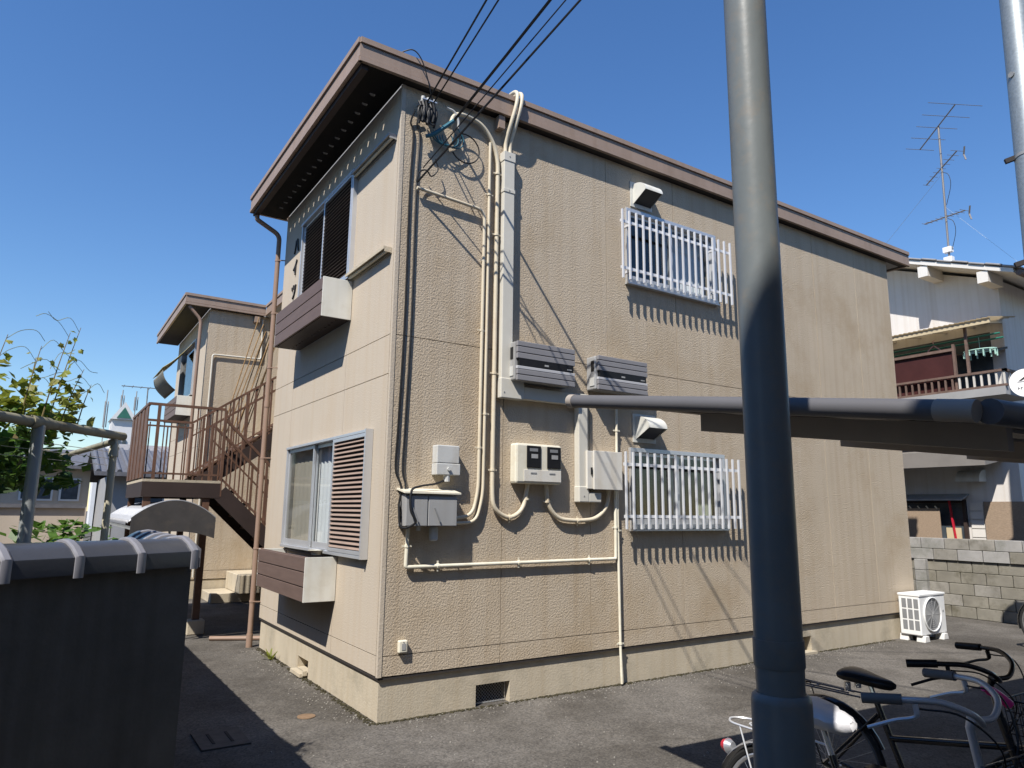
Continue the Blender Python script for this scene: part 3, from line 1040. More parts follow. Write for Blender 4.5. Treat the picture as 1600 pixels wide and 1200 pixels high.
# straw blind tied out from the far wing's window, and the net hanging from it
mb = MB()
rows = []
for i in range(9):
    t = i / 8
    rows.append([(-0.07 - 0.55 * t, YW + 1.15 + 1.6 * k / 6, 5.20 - 0.62 * t - 0.05 * math.sin(t * 3.1)) for k in range(7)])
mb.grid(rows)
bl = single('straw_blind', mb, 'straw', 'yellow straw blind slung out from the far wing window', 'blind', (-0.07, YW + 1.15, 5.2), smooth=True)
so = bl.modifiers.new('thick', 'SOLIDIFY'); so.thickness = 0.008
mb = MB()
rows = []
for i in range(9):
    t = i / 8
    rows.append([(-0.61 + 0.27 * t - 0.07 * math.sin(t * math.pi), YW + 1.2 + 1.5 * k / 6, 4.53 - 0.40 * t) for k in range(7)])
mb.grid(rows)
bl = single('hanging_net', mb, 'net_grey', 'grey net sagging below the straw blind', 'net', (-0.3, YW + 1.2, 4.0), smooth=True)
so = bl.modifiers.new('thick', 'SOLIDIFY'); so.thickness = 0.006

# concrete steps into the recess
mb = MB()
mb.box(0.30, 1.5, 8.35, 9.22, 0.0, 0.17)
single('concrete_step', mb, 'concrete_base', 'low cream concrete step at the foot of the far wing wall', 'step', (0.3, 8.4, 0), bevel=0.01)
mb = MB()
mb.box(0.72, 2.38, 8.05, 9.22, 0.175, 0.50)
single('concrete_step', mb, 'concrete_base', 'higher cream concrete step block behind the low step', 'step', (0.8, 8.4, 0.17), bevel=0.01)

# ---------------------------------------------------------------- outdoor steel stairs
st = thing('steel_staircase', 'brown painted steel staircase with landing and barred railings beside the gable wall', 'staircase', (-0.4, 5.1, 0))
LZ = 2.08
mb = MB()
mb.box(-1.33, -0.33, 5.10, 7.20, LZ - 0.035, LZ)
part('landing', mb, 'concrete_base', st)
mb = MB()
mb.box(-1.33, -0.33, 5.10, 5.16, LZ - 0.24, LZ - 0.037)
mb.box(-1.33, -0.33, 7.14, 7.20, LZ - 0.24, LZ - 0.037)
mb.box(-1.33, -1.27, 5.16, 7.14, LZ - 0.24, LZ - 0.037)
mb.box(-0.39, -0.33, 5.16, 7.14, LZ - 0.24, LZ - 0.037)
part('landing_beam', mb, 'dark_brown', st)
for (px, py) in ((-0.50, 5.17), (-1.25, 5.17), (-0.50, 7.1), (-1.25, 7.1)):
    mb = MB()
    mb.box(px - 0.045, px + 0.045, py - 0.045, py + 0.045, 0.19, LZ - 0.24)
    p_ = part('post', mb, 'rust_brown', st)
    mb = MB()
    mb.box(px - 0.11, px + 0.11, py - 0.11, py + 0.11, 0.0, 0.19)
    part('pedestal', mb, 'concrete_base', p_, bevel=0.012)
def flight(xa, za, xb, zb, ya, yb, n, side_bal):
    """straight flight between (xa,za) and (xb,zb), y in ya..yb"""
    for yy in (ya + 0.02, yb - 0.02):
        mb = MB()
        mb.bar((xa, yy, za - 0.10), (xb, yy, zb - 0.10), 0.035, 0.22)
        part('stringer', mb, 'dark_brown', st)
    stp = MB()
    stp.box(-0.14, 0.14, -(yb - ya) / 2 + 0.04, (yb - ya) / 2 - 0.04, -0.02, 0.02)
    me = stp.mesh('step', 'rust_brown')
    for i in range(n):
        t = (i + 0.5) / n
        inst('step', me, st, (xa + (xb - xa) * t, (ya + yb) / 2, za + (zb - za) * t))
    for yy in side_bal:
        hr = MB()
        hr.bar((xa, yy, za + 0.95), (xb, yy, zb + 0.95), 0.036, 0.036)
        part('handrail', hr, 'rust_brown', st)
        hr = MB()
        hr.bar((xa, yy, za + 0.10), (xb, yy, zb + 0.10), 0.026, 0.026)
        part('lower_rail', hr, 'rust_brown', st)
        hr = MB()
        hr.bar((xa, yy, za + 0.72), (xb, yy, zb + 0.72), 0.022, 0.022)
        part('middle_rail', hr, 'rust_brown', st)
        m_ = int(abs(xb - xa) / 0.125)
        bl_ = MB()
        bl_.box(-0.009, 0.009, -0.009, 0.009, 0.0, 1.0)
        me = bl_.mesh('baluster', 'rust_brown')
        for i in range(m_ + 1):
            t = i / m_
            big = (i % 5 == 0)
            inst('baluster', me, st, (xa + (xb - xa) * t, yy, za + (zb - za) * t - 0.02), scale=(1.8, 1.8, 0.95) if big else (1, 1, 0.95))
flight(-0.33, 2.02, 1.70, 0.10, 5.10, 6.02, 11, (5.12, 6.00))
flight(-0.45, 2.16, 1.05, 3.22, 6.12, 7.15, 7, (6.14, 7.13))
# landing railing on the near side, sheet panel on the outer side
RT = LZ + 1.03
mb = MB()
mb.bar((-1.33, 5.12, RT), (-0.33, 5.12, RT), 0.036, 0.036)
part('handrail', mb, 'rust_brown', st)
mb = MB()
mb.bar((-1.33, 5.12, RT - 0.30), (-0.75, 5.12, RT - 0.30), 0.022, 0.022)
part('middle_rail', mb, 'rust_brown', st)
mb = MB()
mb.bar((-1.33, 5.12, LZ + 0.08), (-0.33, 5.12, LZ + 0.08), 0.026, 0.026)
part('lower_rail', mb, 'rust_brown', st)
bl_ = MB()
bl_.box(-0.009, 0.009, -0.009, 0.009, 0.0, 1.0)
me = bl_.mesh('baluster', 'rust_brown')
for i in range(9):
    big = i in (1, 8)
    inst('baluster', me, st, (-1.33 + 1.0 * i / 8, 5.12, LZ - (0.22 if big else 0.0)), scale=(2.2, 2.2, 1.24) if big else (1, 1, 1.02 if i > 4 else 0.74))
mb = MB()
mb.bar((-1.33, 5.12, RT), (-1.33, 7.18, RT), 0.036, 0.036)
part('handrail', mb, 'rust_brown', st)
pl = MB()
pl.box(-0.008, 0.008, -0.119, 0.119, 0, 0.98)
me = pl.mesh('panel_strip', 'rust_brown')
for i in range(9):
    inst('panel_strip', me, st, (-1.33 + (0.006 if i % 2 else -0.006), 5.26 + 0.225 * i, LZ + 0.02))
mb = MB()
mb.bar((-1.33, 7.18, RT), (-0.45, 7.18, RT), 0.036, 0.036)
part('handrail', mb, 'rust_brown', st)
for i in range(9):
    inst('baluster', bl_.mesh('baluster', 'rust_brown') if i == 0 else bpy.data.meshes['baluster'], st, (-1.30 + 0.85 * i / 8, 7.18, LZ))
# bundle of canes leaning in the stair head
cb = thing('cane_bundle', 'bundle of brown canes leaning at the head of the outdoor stairs', 'canes', (0.5, 7.3, 3.0))
for k in range(9):
    mb = MB()
    x_ = 0.42 + 0.055 * k
    mb.tube([(x_ - 0.35 + random.uniform(-.05, .05), 7.32 + 0.02 * k, 3.0), (x_ + 0.15 + random.uniform(-.05, .05), 7.36 + 0.02 * k, 5.1 + random.uniform(-.2, .2))], 0.010, 6)
    part('cane', mb, 'reed', cb)
# ---------------------------------------------------------------- equipment on the long wall
def clipped_pipe(name, pts, r, m, label, clips=(), bend=0.07, n=10, cat='conduit', group=None):
    t = thing(name, label, cat, tuple(pts[0]), group)
    mb = MB()
    mb.tube(rpath(pts, bend), r, n)
    part('pipe', mb, m, t, smooth=True)
    for (c, d) in clips:
        c = Vector(c); d = Vector(d).normalized()
        q = MB()
        q.tube([c - d * 0.010, c + d * 0.010], r + 0.006, n)
        s = d.cross(Vector((0, 1, 0)))
        q.bar(c + s * -0.045, c + s * 0.045, 0.014, 0.006, (0, 1, 0))
        q.bar(c, (c.x, -0.002, c.z), 0.014, 0.014)
        part('clip', q, m, t)
    return t
Yp = -0.036
# the two thin conduits that run down to the grey box
clipped_pipe('conduit_pipe', [(0.165, -0.045, 4.655), (0.90, -0.045, 4.615), (0.895, Yp, 1.90), (0.84, Yp, 1.66), (0.62, -0.05, 1.632)], 0.0165, 'cream_pipe',
             'thin cream conduit running down from the short level pipe to the grey junction box', [((0.90, Yp, 4.1), (0, 0, 1)), ((0.897, Yp, 2.28), (0, 0, 1)), ((0.897, Yp, 3.4), (0, 0, 1))], 0.10)
clipped_pipe('conduit_pipe', [(0.955, Yp, 5.36), (0.952, Yp, 3.30), (0.945, Yp, 1.85), (0.88, Yp, 1.60), (0.62, -0.05, 1.592)], 0.015, 'cream_pipe',
             'thin cream conduit beside it, running down from under the eaves to the grey junction box', [((0.953, Yp, 4.8), (0, 0, 1)), ((0.95, Yp, 2.6), (0, 0, 1))], 0.10)
clipped_pipe('conduit_pipe', [(0.475, -0.06, 5.36), (0.52, -0.06, 5.52), (0.66, -0.05, 5.56), (0.86, -0.045, 5.52), (1.00, Yp, 5.36), (1.05, Yp, 5.18), (1.045, Yp, 1.90), (1.06, Yp, 1.72),
             (1.24, Yp, 1.625), (1.40, Yp, 1.72), (1.445, Yp, 1.97)], 0.021, 'cream_pipe',
             'thicker cream conduit hooked over at the top and looping up into the meter box', [((1.046, Yp, 5.05), (0, 0, 1)), ((1.046, Yp, 4.4), (0, 0, 1)), ((1.046, Yp, 3.0), (0, 0, 1)), ((1.045, Yp, 2.08), (0, 0, 1)), ((1.24, Yp, 1.645), (1, 0, 0)), ((1.43, Yp, 1.82), (0, 0, 1))], 0.12)
clipped_pipe('conduit_pipe', [(1.665, Yp, 1.965), (1.675, Yp, 1.78), (1.80, Yp, 1.635), (2.05, Yp, 1.615), (2.30, Yp, 1.635), (2.45, Yp, 1.76), (2.47, Yp, 1.94)], 0.021, 'cream_pipe',
             'cream conduit sagging from the meter box to the white cabinet', [((2.05, Yp, 1.617), (1, 0, 0)), ((1.675, Yp, 1.80), (0, 0, 1))], 0.12)
clipped_pipe('conduit_pipe', [(0.205, Yp, 1.56), (0.195, Yp, 1.225), (2.555, Yp, 1.236), (2.560, Yp, 1.94)], 0.017, 'cream_box',
             'cream conduit running level under the boxes from grey box to white cabinet', [((0.5, Yp, 1.227), (1, 0, 0)), ((1.35, Yp, 1.23), (1, 0, 0)), ((2.2, Yp, 1.234), (1, 0, 0)), ((0.2, Yp, 1.4), (0, 0, 1)), ((2.558, Yp, 1.55), (0, 0, 1))], 0.02)
clipped_pipe('conduit_pipe', [(2.590, Yp, 2.85), (2.585, Yp, 2.0), (2.600, Yp, 0.35), (2.60, -0.05, 0.02)], 0.014, 'cream_box',
             'thin pale conduit running from the middle of the wall straight to the ground', [((2.588, Yp, 2.56), (0, 0, 1)), ((2.59, Yp, 1.52), (0, 0, 1)), ((2.6, Yp, 0.4), (0, 0, 1))], 0.02)

# rectangular cable duct
dt = thing('cable_duct', 'pale rectangular cable duct stepping down the wall behind the inverters', 'duct', (1.16, 0, 2.0))
mb = MB(); mb.box(1.100, 1.225, -0.082, -0.002, 2.905, 5.29); part('riser', mb, 'duct', dt, bevel=0.006)
for (z_0, z_1) in ((5.20, 5.30), (4.86, 4.90)):
    mb = MB(); mb.box(1.094, 1.231, -0.088, -0.002, z_0, z_1); part('coupling', mb, 'duct', dt, bevel=0.004)
mb = MB(); mb.box(1.092, 1.36, -0.090, -0.002, 2.765, 2.96); part('elbow', mb, 'duct', dt, bevel=0.008)
mb = MB(); mb.box(1.362, 2.04, -0.080, -0.002, 2.775, 2.895); part('run', mb, 'duct', dt, bevel=0.006)
mb = MB(); mb.box(2.042, 2.158, -0.082, -0.002, 1.93, 2.90); part('drop', mb, 'duct', dt, bevel=0.006)
mb = MB(); mb.box(2.035, 2.165, -0.090, -0.002, 1.80, 1.96); mb.box(2.166, 2.33, -0.085, -0.002, 1.80, 1.90); part('elbow', mb, 'duct', dt, bevel=0.010)
for k, dx in enumerate((0.0, 0.055)):
    mb = MB()
    mb.tube(smoothpath([(1.130 + dx, -0.045, 5.26), (1.135 + dx, -0.05, 5.42), (1.150 + dx, -0.13, 5.62), (1.185 + dx, -0.165, 5.82), (1.20 + dx, -0.14, 5.95), (1.20 + dx, -0.02, 5.985), (1.18 + dx, 0.18, 5.90)], 6), 0.021, 10)
    single('flexible_pipe', mb, 'cream_pipe', ('cream flexible pipe climbing from the duct over the roof edge, on the corner side', 'cream flexible pipe climbing from the duct over the roof edge, on the window side')[k], 'pipe', (1.13 + dx, -0.045, 5.26), 'pipes over the roof edge', smooth=True)

def inverter(x0, x1, z0, z1, label):
    t = thing('solar_inverter', label, 'inverter', (x0, -0.01, z0), 'inverters on the long wall')
    yb, yf = -0.003, -0.185
    mb = MB(); mb.box(x0 - 0.015, x1 - 0.02, yb, yf + 0.035, z0 + 0.005, z1 - 0.005); part('case', mb, 'grey_box', t, bevel=0.012)
    h = z1 - z0
    rows = [(0.0, 0.145), (0.15, 0.285), (0.55, 0.70), (0.705, 0.86), (0.865, 1.0)]
    for (a, b) in rows:
        mb = MB(); mb.box(x0, x1, yf, yf + 0.034, z0 + h * a + 0.0015, z0 + h * b - 0.0015); part('front_board', mb, 'inverter', t, bevel=0.005)
    mb = MB(); mb.box(x0, x1, yf + 0.002, yf + 0.034, z0 + h * 0.290, z0 + h * 0.368); part('trim_bar', mb, 'inverter_trim', t, bevel=0.004)
    mb = MB(); mb.box(x0 + 0.02, x1 - 0.02, yf + 0.003, yf + 0.034, z0 + h * 0.370, z0 + h * 0.548); part('display_strip', mb, 'black_plastic', t)
    mb = MB(); mb.box(x0 + (x1 - x0) * 0.46, x0 + (x1 - x0) * 0.53, yf + 0.0005, yf + 0.0028, z0 + h * 0.43, z0 + h * 0.475)
    mb.box(x1 - 0.10, x1 - 0.045, yf + 0.0005, yf + 0.0028, z0 + h * 0.42, z0 + h * 0.45)
    part('display', mb, 'grey_box', t)
    mb = MB(); mb.box(x0 - 0.020, x0 - 0.0155, yf + 0.055, yf + 0.10, z0 + h * 0.55, z0 + h * 0.85); part('side_vent', mb, 'black_plastic', t)
    mb = MB(); mb.box(x0 - 0.022, x0 - 0.0155, yf + 0.045, yf + 0.12, z0 + h * 0.12, z0 + h * 0.36); part('side_cover', mb, 'pale_box', t)
    return t
inverter(1.215, 1.915, 2.935, 3.322, 'grey slatted solar inverter nearest the corner of the wall')
inverter(2.222, 2.917, 2.950, 3.312, 'grey slatted solar inverter just above the end of the carport tube')

t = thing('meter_box', 'cream box with two black electricity meters behind windows', 'meter box', (1.52, 0, 1.96))
mb = MB(); mb.box(1.255, 1.80, -0.115, -0.002, 1.962, 2.345); part('case', mb, 'cream_box', t, bevel=0.022)
for k, xx in enumerate((1.375, 1.615)):
    mb = MB(); mb.box(xx, xx + 0.165, -0.126, -0.116, 2.115, 2.325); m_ = part('meter', mb, 'black_plastic', t, bevel=0.008)
    mb = MB(); mb.box(xx + 0.05, xx + 0.125, -0.130, -0.127, 2.205, 2.245); part('display', mb, 'grey_box', m_)
    mb = MB(); mb.box(xx + 0.03, xx + 0.125, -0.129, -0.127, 2.27, 2.30); part('label_plate', mb, 'fan_grey', m_)
mb = MB(); mb.box(1.345, 1.785, -0.121, -0.116, 1.985, 2.095); part('lower_cover', mb, 'white_box', t, bevel=0.004)
for xx in (1.42, 1.64):
    mb = MB(); mb.box(xx, xx + 0.07, -0.125, -0.1215, 2.060, 2.072); part('handle', mb, 'grey_box', t)

t = thing('switch_cabinet', 'plain white steel cabinet beside the lower barred window', 'cabinet', (2.34, 0, 1.93))
mb = MB(); mb.box(2.13, 2.575, -0.105, -0.002, 1.935, 2.318); part('case', mb, 'white_box', t, bevel=0.004)
mb = MB(); mb.box(2.20, 2.580, -0.128, -0.107, 1.930, 2.322); d_ = part('door', mb, 'white_box', t, bevel=0.004)
mb = MB(); mb.box(2.172, 2.188, -0.118, -0.106, 2.08, 2.15); part('latch', mb, 'black_plastic', d_)

t = thing('junction_box', 'small pale grey box fixed above the larger grey box', 'junction box', (0.54, 0, 2.0))
mb = MB(); mb.box(0.43, 0.655, -0.10, -0.002, 2.115, 2.275); part('case', mb, 'pale_box', t, bevel=0.008)
mb = MB(); mb.box(0.427, 0.665, -0.104, -0.002, 2.012, 2.113); part('lower_case', mb, 'pale_box', t, bevel=0.006)
mb = MB(); mb.tube([(0.545, -0.104, 2.065), (0.545, -0.122, 2.065)], 0.016, 10); mb.tube([(0.545, -0.07, 2.012), (0.545, -0.07, 1.955)], 0.030, 10); part('cable_gland', mb, 'pale_box', t)
t = thing('junction_box', 'wide grey box with sloping white lid and two doors', 'junction box', (0.36, 0, 1.57))
mb = MB(); mb.box(0.125, 0.61, -0.14, -0.002, 1.568, 1.835); part('case', mb, 'grey_box', t, bevel=0.005)
mb = MB(); mb.prism([(0.10, -0.002, 1.875), (0.10, -0.175, 1.842), (0.10, -0.175, 1.856), (0.10, -0.002, 1.890)], (0.54, 0, 0)); part('lid', mb, 'cream_box', t)
for (a, b) in ((0.128, 0.325), (0.337, 0.612)):
    mb = MB(); mb.box(a, b, -0.155, -0.141, 1.572, 1.822); d_ = part('door', mb, 'grey_box', t, bevel=0.003)
    mb = MB(); mb.bar((a + 0.055, -0.162, 1.725), (a + 0.105, -0.170, 1.605), 0.012, 0.010); part('handle', mb, 'fan_grey', d_)
mb = MB(); mb.box(0.40, 0.475, -0.09, -0.03, 1.44, 1.566); part('cable_spout', mb, 'pale_box', t, bevel=0.02)
mb = MB(); mb.tube([(0.28, -0.08, 1.568), (0.28, -0.08, 1.53)], 0.02, 8); part('drain_nipple', mb, 'pale_box', t)

t = thing('outdoor_socket', 'small white outdoor socket low on the long wall by the corner', 'socket', (0.2, 0, 0.54))
mb = MB(); mb.box(0.160, 0.240, -0.045, -0.002, 0.535, 0.635); part('cover', mb, 'cream_box', t, bevel=0.010)
mb = MB(); mb.box(0.185, 0.220, -0.0485, -0.0455, 0.56, 0.61); part('flap', mb, 'grey_box', t)

def screws(t, pts, r_=0.007, y0=-0.1):
    for (x_, y_, z_) in pts:
        mb = MB(); mb.tube([(x_, y_, z_), (x_, y_ - 0.003, z_)], r_, 8); part('screw', mb, 'fan_grey', t)
screws(dt, [(1.16, -0.0885, 5.25), (1.16, -0.0885, 4.88), (1.13, -0.0905, 2.82), (2.10, -0.0905, 1.86)])
screws(t, [(0.20, -0.0455, 0.622)], 0.005)
# service drop hardware and cables
t = thing('cable_anchor', 'cluster of black service cable clamps and splices under the eaves corner', 'cable clamp', (0.22, 0, 5.3))
mb = MB(); mb.box(0.15, 0.30, -0.035, -0.002, 5.50, 5.53); mb.box(0.15, 0.30, -0.13, -0.036, 5.515, 5.527); part('bracket', mb, 'aluminium', t)
for k in range(3):
    mb = MB(); xx = 0.165 + 0.055 * k
    mb.tube([(xx, -0.10, 5.50), (xx, -0.10, 5.555)], 0.020, 10); part('insulator', mb, 'pale_box', t, smooth=True)
for k in range(7):
    mb = MB(); xx = 0.13 + 0.026 * k
    mb.tube(smoothpath([(xx, -0.09 - 0.02 * (k % 3), 5.50), (xx + 0.012, -0.13, 5.40), (xx, -0.10 - 0.02 * (k % 2), 5.27 + 0.02 * (k % 3))]), 0.012 + 0.004 * (k % 2), 7)
    part('splice', mb, 'black_cable', t, smooth=True)
mb = MB()
for k in range(3):
    c = Vector((0.15 + 0.05 * k, -0.11, 5.36))
    mb.tube([c + Vector((0.05 * math.cos(a), -0.03 * math.sin(a * 0.5), 0.085 * math.sin(a))) for a in [2 * math.pi * i / 16 for i in range(17)]], 0.006, 6, False)
part('cable_loop', mb, 'black_cable', t, smooth=True)

def cable(pts, r, m, label, group=None, smooth=True):
    mb = MB(); mb.tube(pts, r, 6)
    return single('service_cable', mb, m, label, 'cable', tuple(pts[0]), group, smooth=True)
def beyond(a, b, k):
    a, b = Vector(a), Vector(b)
    return tuple(a + (b - a) * k)
# overhead drops: fixed to the wall, rising to a pole behind the viewer
A1 = (0.20, -0.11, 5.50); cable(sag(A1, beyond(A1, (-0.02, -1.62, 5.60), 8), 0.10), 0.0085, 'black_cable', 'black overhead cable rising from the eaves clamps, uppermost on the corner side')
A2 = (0.26, -0.11, 5.50); cable(sag(A2, beyond(A2, (0.085, -1.62, 5.64), 8), 0.10), 0.0075, 'black_cable', 'black overhead cable beside it, second from the building corner')
A3 = (0.50, -0.10, 5.42); cable(sag(A3, beyond(A3, (0.555, -1.62, 5.84), 8), 0.15), 0.014, 'black_cable', 'thickest black overhead cable, ending in the teal bound tail')
A4 = (0.155, -0.06, 4.70); cable(sag(A4, beyond(A4, (0.86, -1.62, 5.97), 8), 0.15), 0.010, 'black_cable', 'black overhead cable reaching lowest on the wall, at the end of the level pipe')
A5 = (0.21, -0.06, 4.86); cable(sag(A5, beyond(A5, (0.715, -1.62, 5.90), 8), 0.12), 0.006, 'black_cable', 'thin overhead wire close alongside the lowest cable')
mb = MB()
c0 = [(0.50, -0.10, 5.42), (0.40, -0.09, 5.32), (0.29, -0.07, 5.22), (0.23, -0.06, 5.19)]
mb.tube(smoothpath(c0), 0.020, 8)
for k in range(5):
    c = Vector((0.42 + 0.05 * (k % 3), -0.08, 5.22 + 0.02 * k))
    rr = 0.07 + 0.015 * k
    mb.tube([c + Vector((rr * 1.2 * math.cos(a), 0.012 * k, rr * math.sin(a))) for a in [math.pi * 1.0 + 2 * math.pi * i / 18 * 0.8 for i in range(15)]], 0.006, 6, False)
single('cable_tail', mb, 'teal_cable', 'teal wrapped cable tail with loose loops under the eaves', 'cable', (0.23, -0.06, 5.19), smooth=True)
mb = MB()
c = Vector((0.66, -0.05, 5.20))
mb.tube([c + Vector((0.16 * math.cos(a), 0, 0.15 * math.sin(a))) for a in [-2.6 + 4.6 * i / 22 for i in range(23)]], 0.007, 6)
single('cable_tail', mb, 'black_cable', 'loose black cable loop below the hooked conduit', 'cable', (0.5, -0.05, 5.2), smooth=True)
mb = MB()
mb.tube(smoothpath([(0.15, -0.06, 4.70), (0.17, -0.07, 4.80), (0.24, -0.07, 4.84), (0.30, -0.06, 4.80), (0.36, -0.07, 4.88), (0.33, -0.07, 4.98)]), 0.007, 6)
single('cable_tail', mb, 'black_cable', 'short curled black wire at the end of the level pipe', 'cable', (0.15, -0.06, 4.7), smooth=True)
for k, xx in enumerate((0.085, 0.150)):
    pts = [(0.16 - 0.05 * (1 - k), -0.05, 5.42), (xx, -0.02, 5.30), (xx + 0.035, -0.015, 5.18), (xx + 0.02, -0.014, 4.6), (xx + 0.022, -0.014, 3.4), (xx, -0.014, 2.4), (xx - 0.01, -0.02, 2.05), (0.12 + 0.04 * k, -0.05, 1.90), (0.10 + 0.02 * k, -0.06, 1.72), (0.13 + 0.03 * k, -0.06, 1.60)]
    cable(smoothpath(pts), 0.009, 'black_cable', ('black cable running down the wall edge, nearer the corner', 'black cable running down the wall edge, second from the corner')[k], 'cables down the corner')
pts = [(0.545, -0.07, 1.97), (0.42, -0.09, 1.93), (0.25, -0.16, 1.905), (0.16, -0.17, 1.86), (0.155, -0.185, 1.70), (0.20, -0.19, 1.60), (0.10, -0.12, 1.56), (0.09, -0.08, 1.75)]
cable(smoothpath(pts), 0.010, 'black_cable', 'black cable looping over the white lid of the grey box')
cable(smoothpath([(0.26, -0.11, 5.52), (0.18, -0.16, 5.70), (0.10, -0.17, 5.88), (0.02, -0.14, 5.965), (-0.08, -0.08, 5.93)]), 0.006, 'black_cable', 'thin black wire arching from the eaves clamps over the roof edge')
cable(smoothpath([(0.44, -0.06, 5.555), (0.52, -0.07, 5.53), (0.565, -0.07, 5.45), (0.57, -0.06, 5.38)]), 0.012, 'pale_box', 'short white cable arching above the teal tail')

# ---------------------------------------------------------------- air conditioner, block wall
t = thing('air_conditioner', 'white outdoor air conditioner unit on concrete feet at the far wall end', 'air conditioner', (8.15, -0.17, 0))
X0, X1, Y0, Y1, Z0, Z1 = 7.83, 8.52, -0.33, -0.04, 0.085, 0.625
mb = MB(); mb.box(X0, X1, Y0, Y1, Z0, Z1); part('case', mb, 'ac_white', t, bevel=0.012)
mb = MB(); mb.box(X0 - 0.008, X1 + 0.008, Y0 - 0.010, Y1 + 0.005, Z1 - 0.02, Z1 + 0.012); part('top_cover', mb, 'ac_white', t, bevel=0.006)
cx, cz, rr = X0 + 0.31, (Z0 + Z1) / 2, 0.225
mb = MB(); mb.tube([(cx, Y0 - 0.001, cz), (cx, Y0 - 0.006, cz)], rr - 0.012, 40); part('fan_recess', mb, 'fan_grey', t)
mb = MB()
mb.tube([(cx + rr * math.cos(a), Y0 - 0.010, cz + rr * math.sin(a)) for a in [2 * math.pi * i / 40 for i in range(41)]], 0.012, 6, False)
gr = part('fan_guard', mb, 'ac_white', t)
mb = MB()
for k in range(1, 8):
    q = rr * k / 8
    mb.tube([(cx + q * math.cos(a), Y0 - 0.010, cz + q * math.sin(a)) for a in [2 * math.pi * i / 28 for i in range(29)]], 0.0028, 4, False)
for k in range(12):
    a = 2 * math.pi * k / 12
    mb.tube([(cx, Y0 - 0.010, cz), (cx + rr * math.cos(a), Y0 - 0.010, cz + rr * math.sin(a))], 0.003, 4)
o = part('fan_wires', mb, 'grey_box', gr); o['kind'] = 'stuff'
for i in range(3):
    for k in range(3):
        mb = MB()
        yb = Y1 - 0.045 - i * 0.082
        mb.box(X0 - 0.003, X0 - 0.001, yb - 0.062, yb, Z0 + 0.07 + k * 0.145, Z0 + 0.195 + k * 0.145)
        part('side_vent', mb, 'fan_grey', t)
mb = MB(); mb.tube([(X1 - 0.07, Y0 - 0.001, cz + 0.03), (X1 - 0.07, Y0 - 0.004, cz + 0.03)], 0.016, 12); part('badge', mb, 'grey_box', t)
for (fx, fy) in ((X0 + 0.08, Y0 + 0.03), (X1 - 0.10, Y0 + 0.03), (X0 + 0.08, Y1 - 0.03), (X1 - 0.10, Y1 - 0.03)):
    mb = MB(); mb.prism([(fx - 0.07, fy - 0.06, 0), (fx + 0.07, fy - 0.06, 0), (fx + 0.045, fy - 0.06, 0.083), (fx - 0.045, fy - 0.06, 0.083)], (0, 0.12, 0)); part('foot', mb, 'concrete_foot', t, bevel=0.006)

bw = thing('block_wall', 'weathered grey concrete block wall behind the white air conditioner', 'wall', (10.95, 0, 0))
core = MB()
core.box(11.02, 11.09, -4.6, 1.9, 0, 1.28)
part('mortar_core', core, 'mortar', bw)
BLK = {}
for m_ in ('concrete_block', 'concrete_block_pale', 'concrete_block_mossy'):
    b_ = MB(); b_.box(-0.055, 0.055, -0.194, 0.194, -0.092, 0.092)
    BLK[m_] = b_.mesh('block', m_)
for row in range(7):
    off = 0.2 * (row % 2)
    for i in range(17):
        yc = 1.75 - off - i * 0.4
        if yc < -4.5: continue
        proud = 0.0 if row < 5 else -0.035
        pick = 'concrete_block_pale' if row >= 5 and random.random() < 0.75 else ('concrete_block_mossy' if row in (0, 3, 4) or random.random() < 0.3 else 'concrete_block')
        o = inst('block', BLK[pick], bw, (11.0 + proud + random.uniform(-.002, .002), yc, 0.095 + row * 0.19))
        add_bevel(o, 0.006, 1)
for row in range(5):
    o = inst('block', BLK['concrete_block_pale'], bw, (10.885, 1.16, 0.095 + row * 0.19), scale=(0.9, 0.5, 1.0))
    add_bevel(o, 0.006, 1)

# ---------------------------------------------------------------- neighbouring house on the right
HX = 12.0
nh = thing('neighbour_house', 'pale plastered two storey house with tan balcony awning behind the block wall', 'house', (HX, -0.1, 0))
def rake(y):   # underside of the roof slope above the gable wall
    return 5.95 + 0.385 * (min(y, 3.6) + 0.55) - 0.385 * max(0, y - 3.6)
mb = MB()
mb.prism([(HX, -0.12, 0), (HX, 7.3, 0), (HX, 7.3, rake(7.3) - 0.05), (HX, 3.6, rake(3.6) - 0.05), (HX, -0.12, rake(-0.12) - 0.05)], (7, 0, 0))
part('wall', mb, 'house_plaster', nh)
mb = MB()
mb.prism([(HX - 0.62, -0.62, rake(-0.62) + 0.02), (HX - 0.62, 3.6, rake(3.6) + 0.02), (HX - 0.62, 7.8, rake(7.8) + 0.02), (HX - 0.62, 7.8, rake(7.8) + 0.10), (HX - 0.62, 3.6, rake(3.6) + 0.10), (HX - 0.62, -0.62, rake(-0.62) + 0.10)], (8.3, 0, 0))
rfp = part('roof', mb, 'house_white', nh)
mb = MB(); mb.box(-0.15, 0.15, -0.14, 0.14, -0.015, 0.02); me = mb.mesh('roof_tile', 'grey_tile')
ang = math.atan(0.385)
for i in range(15):
    for k in range(3):
        yy = -0.60 + i * 0.27
        o = inst('roof_tile', me, nh, (HX - 0.50 + k * 0.29, yy, rake(yy) + 0.125 + (0.012 if i % 2 else 0)), rot=(ang, 0, 0))
        add_bevel(o, 0.01, 1)
mb = MB()
mb.prism([(HX + 0.35, -0.62, rake(-0.62) + 0.102), (HX + 0.35, 3.6, rake(3.6) + 0.102), (HX + 0.35, 7.8, rake(7.8) + 0.102), (HX + 0.35, 7.8, rake(7.8) + 0.13), (HX + 0.35, 3.6, rake(3.6) + 0.14), (HX + 0.35, -0.62, rake(-0.62) + 0.14)], (7.2, 0, 0))
part('tile_bed', mb, 'grey_tile', rfp)
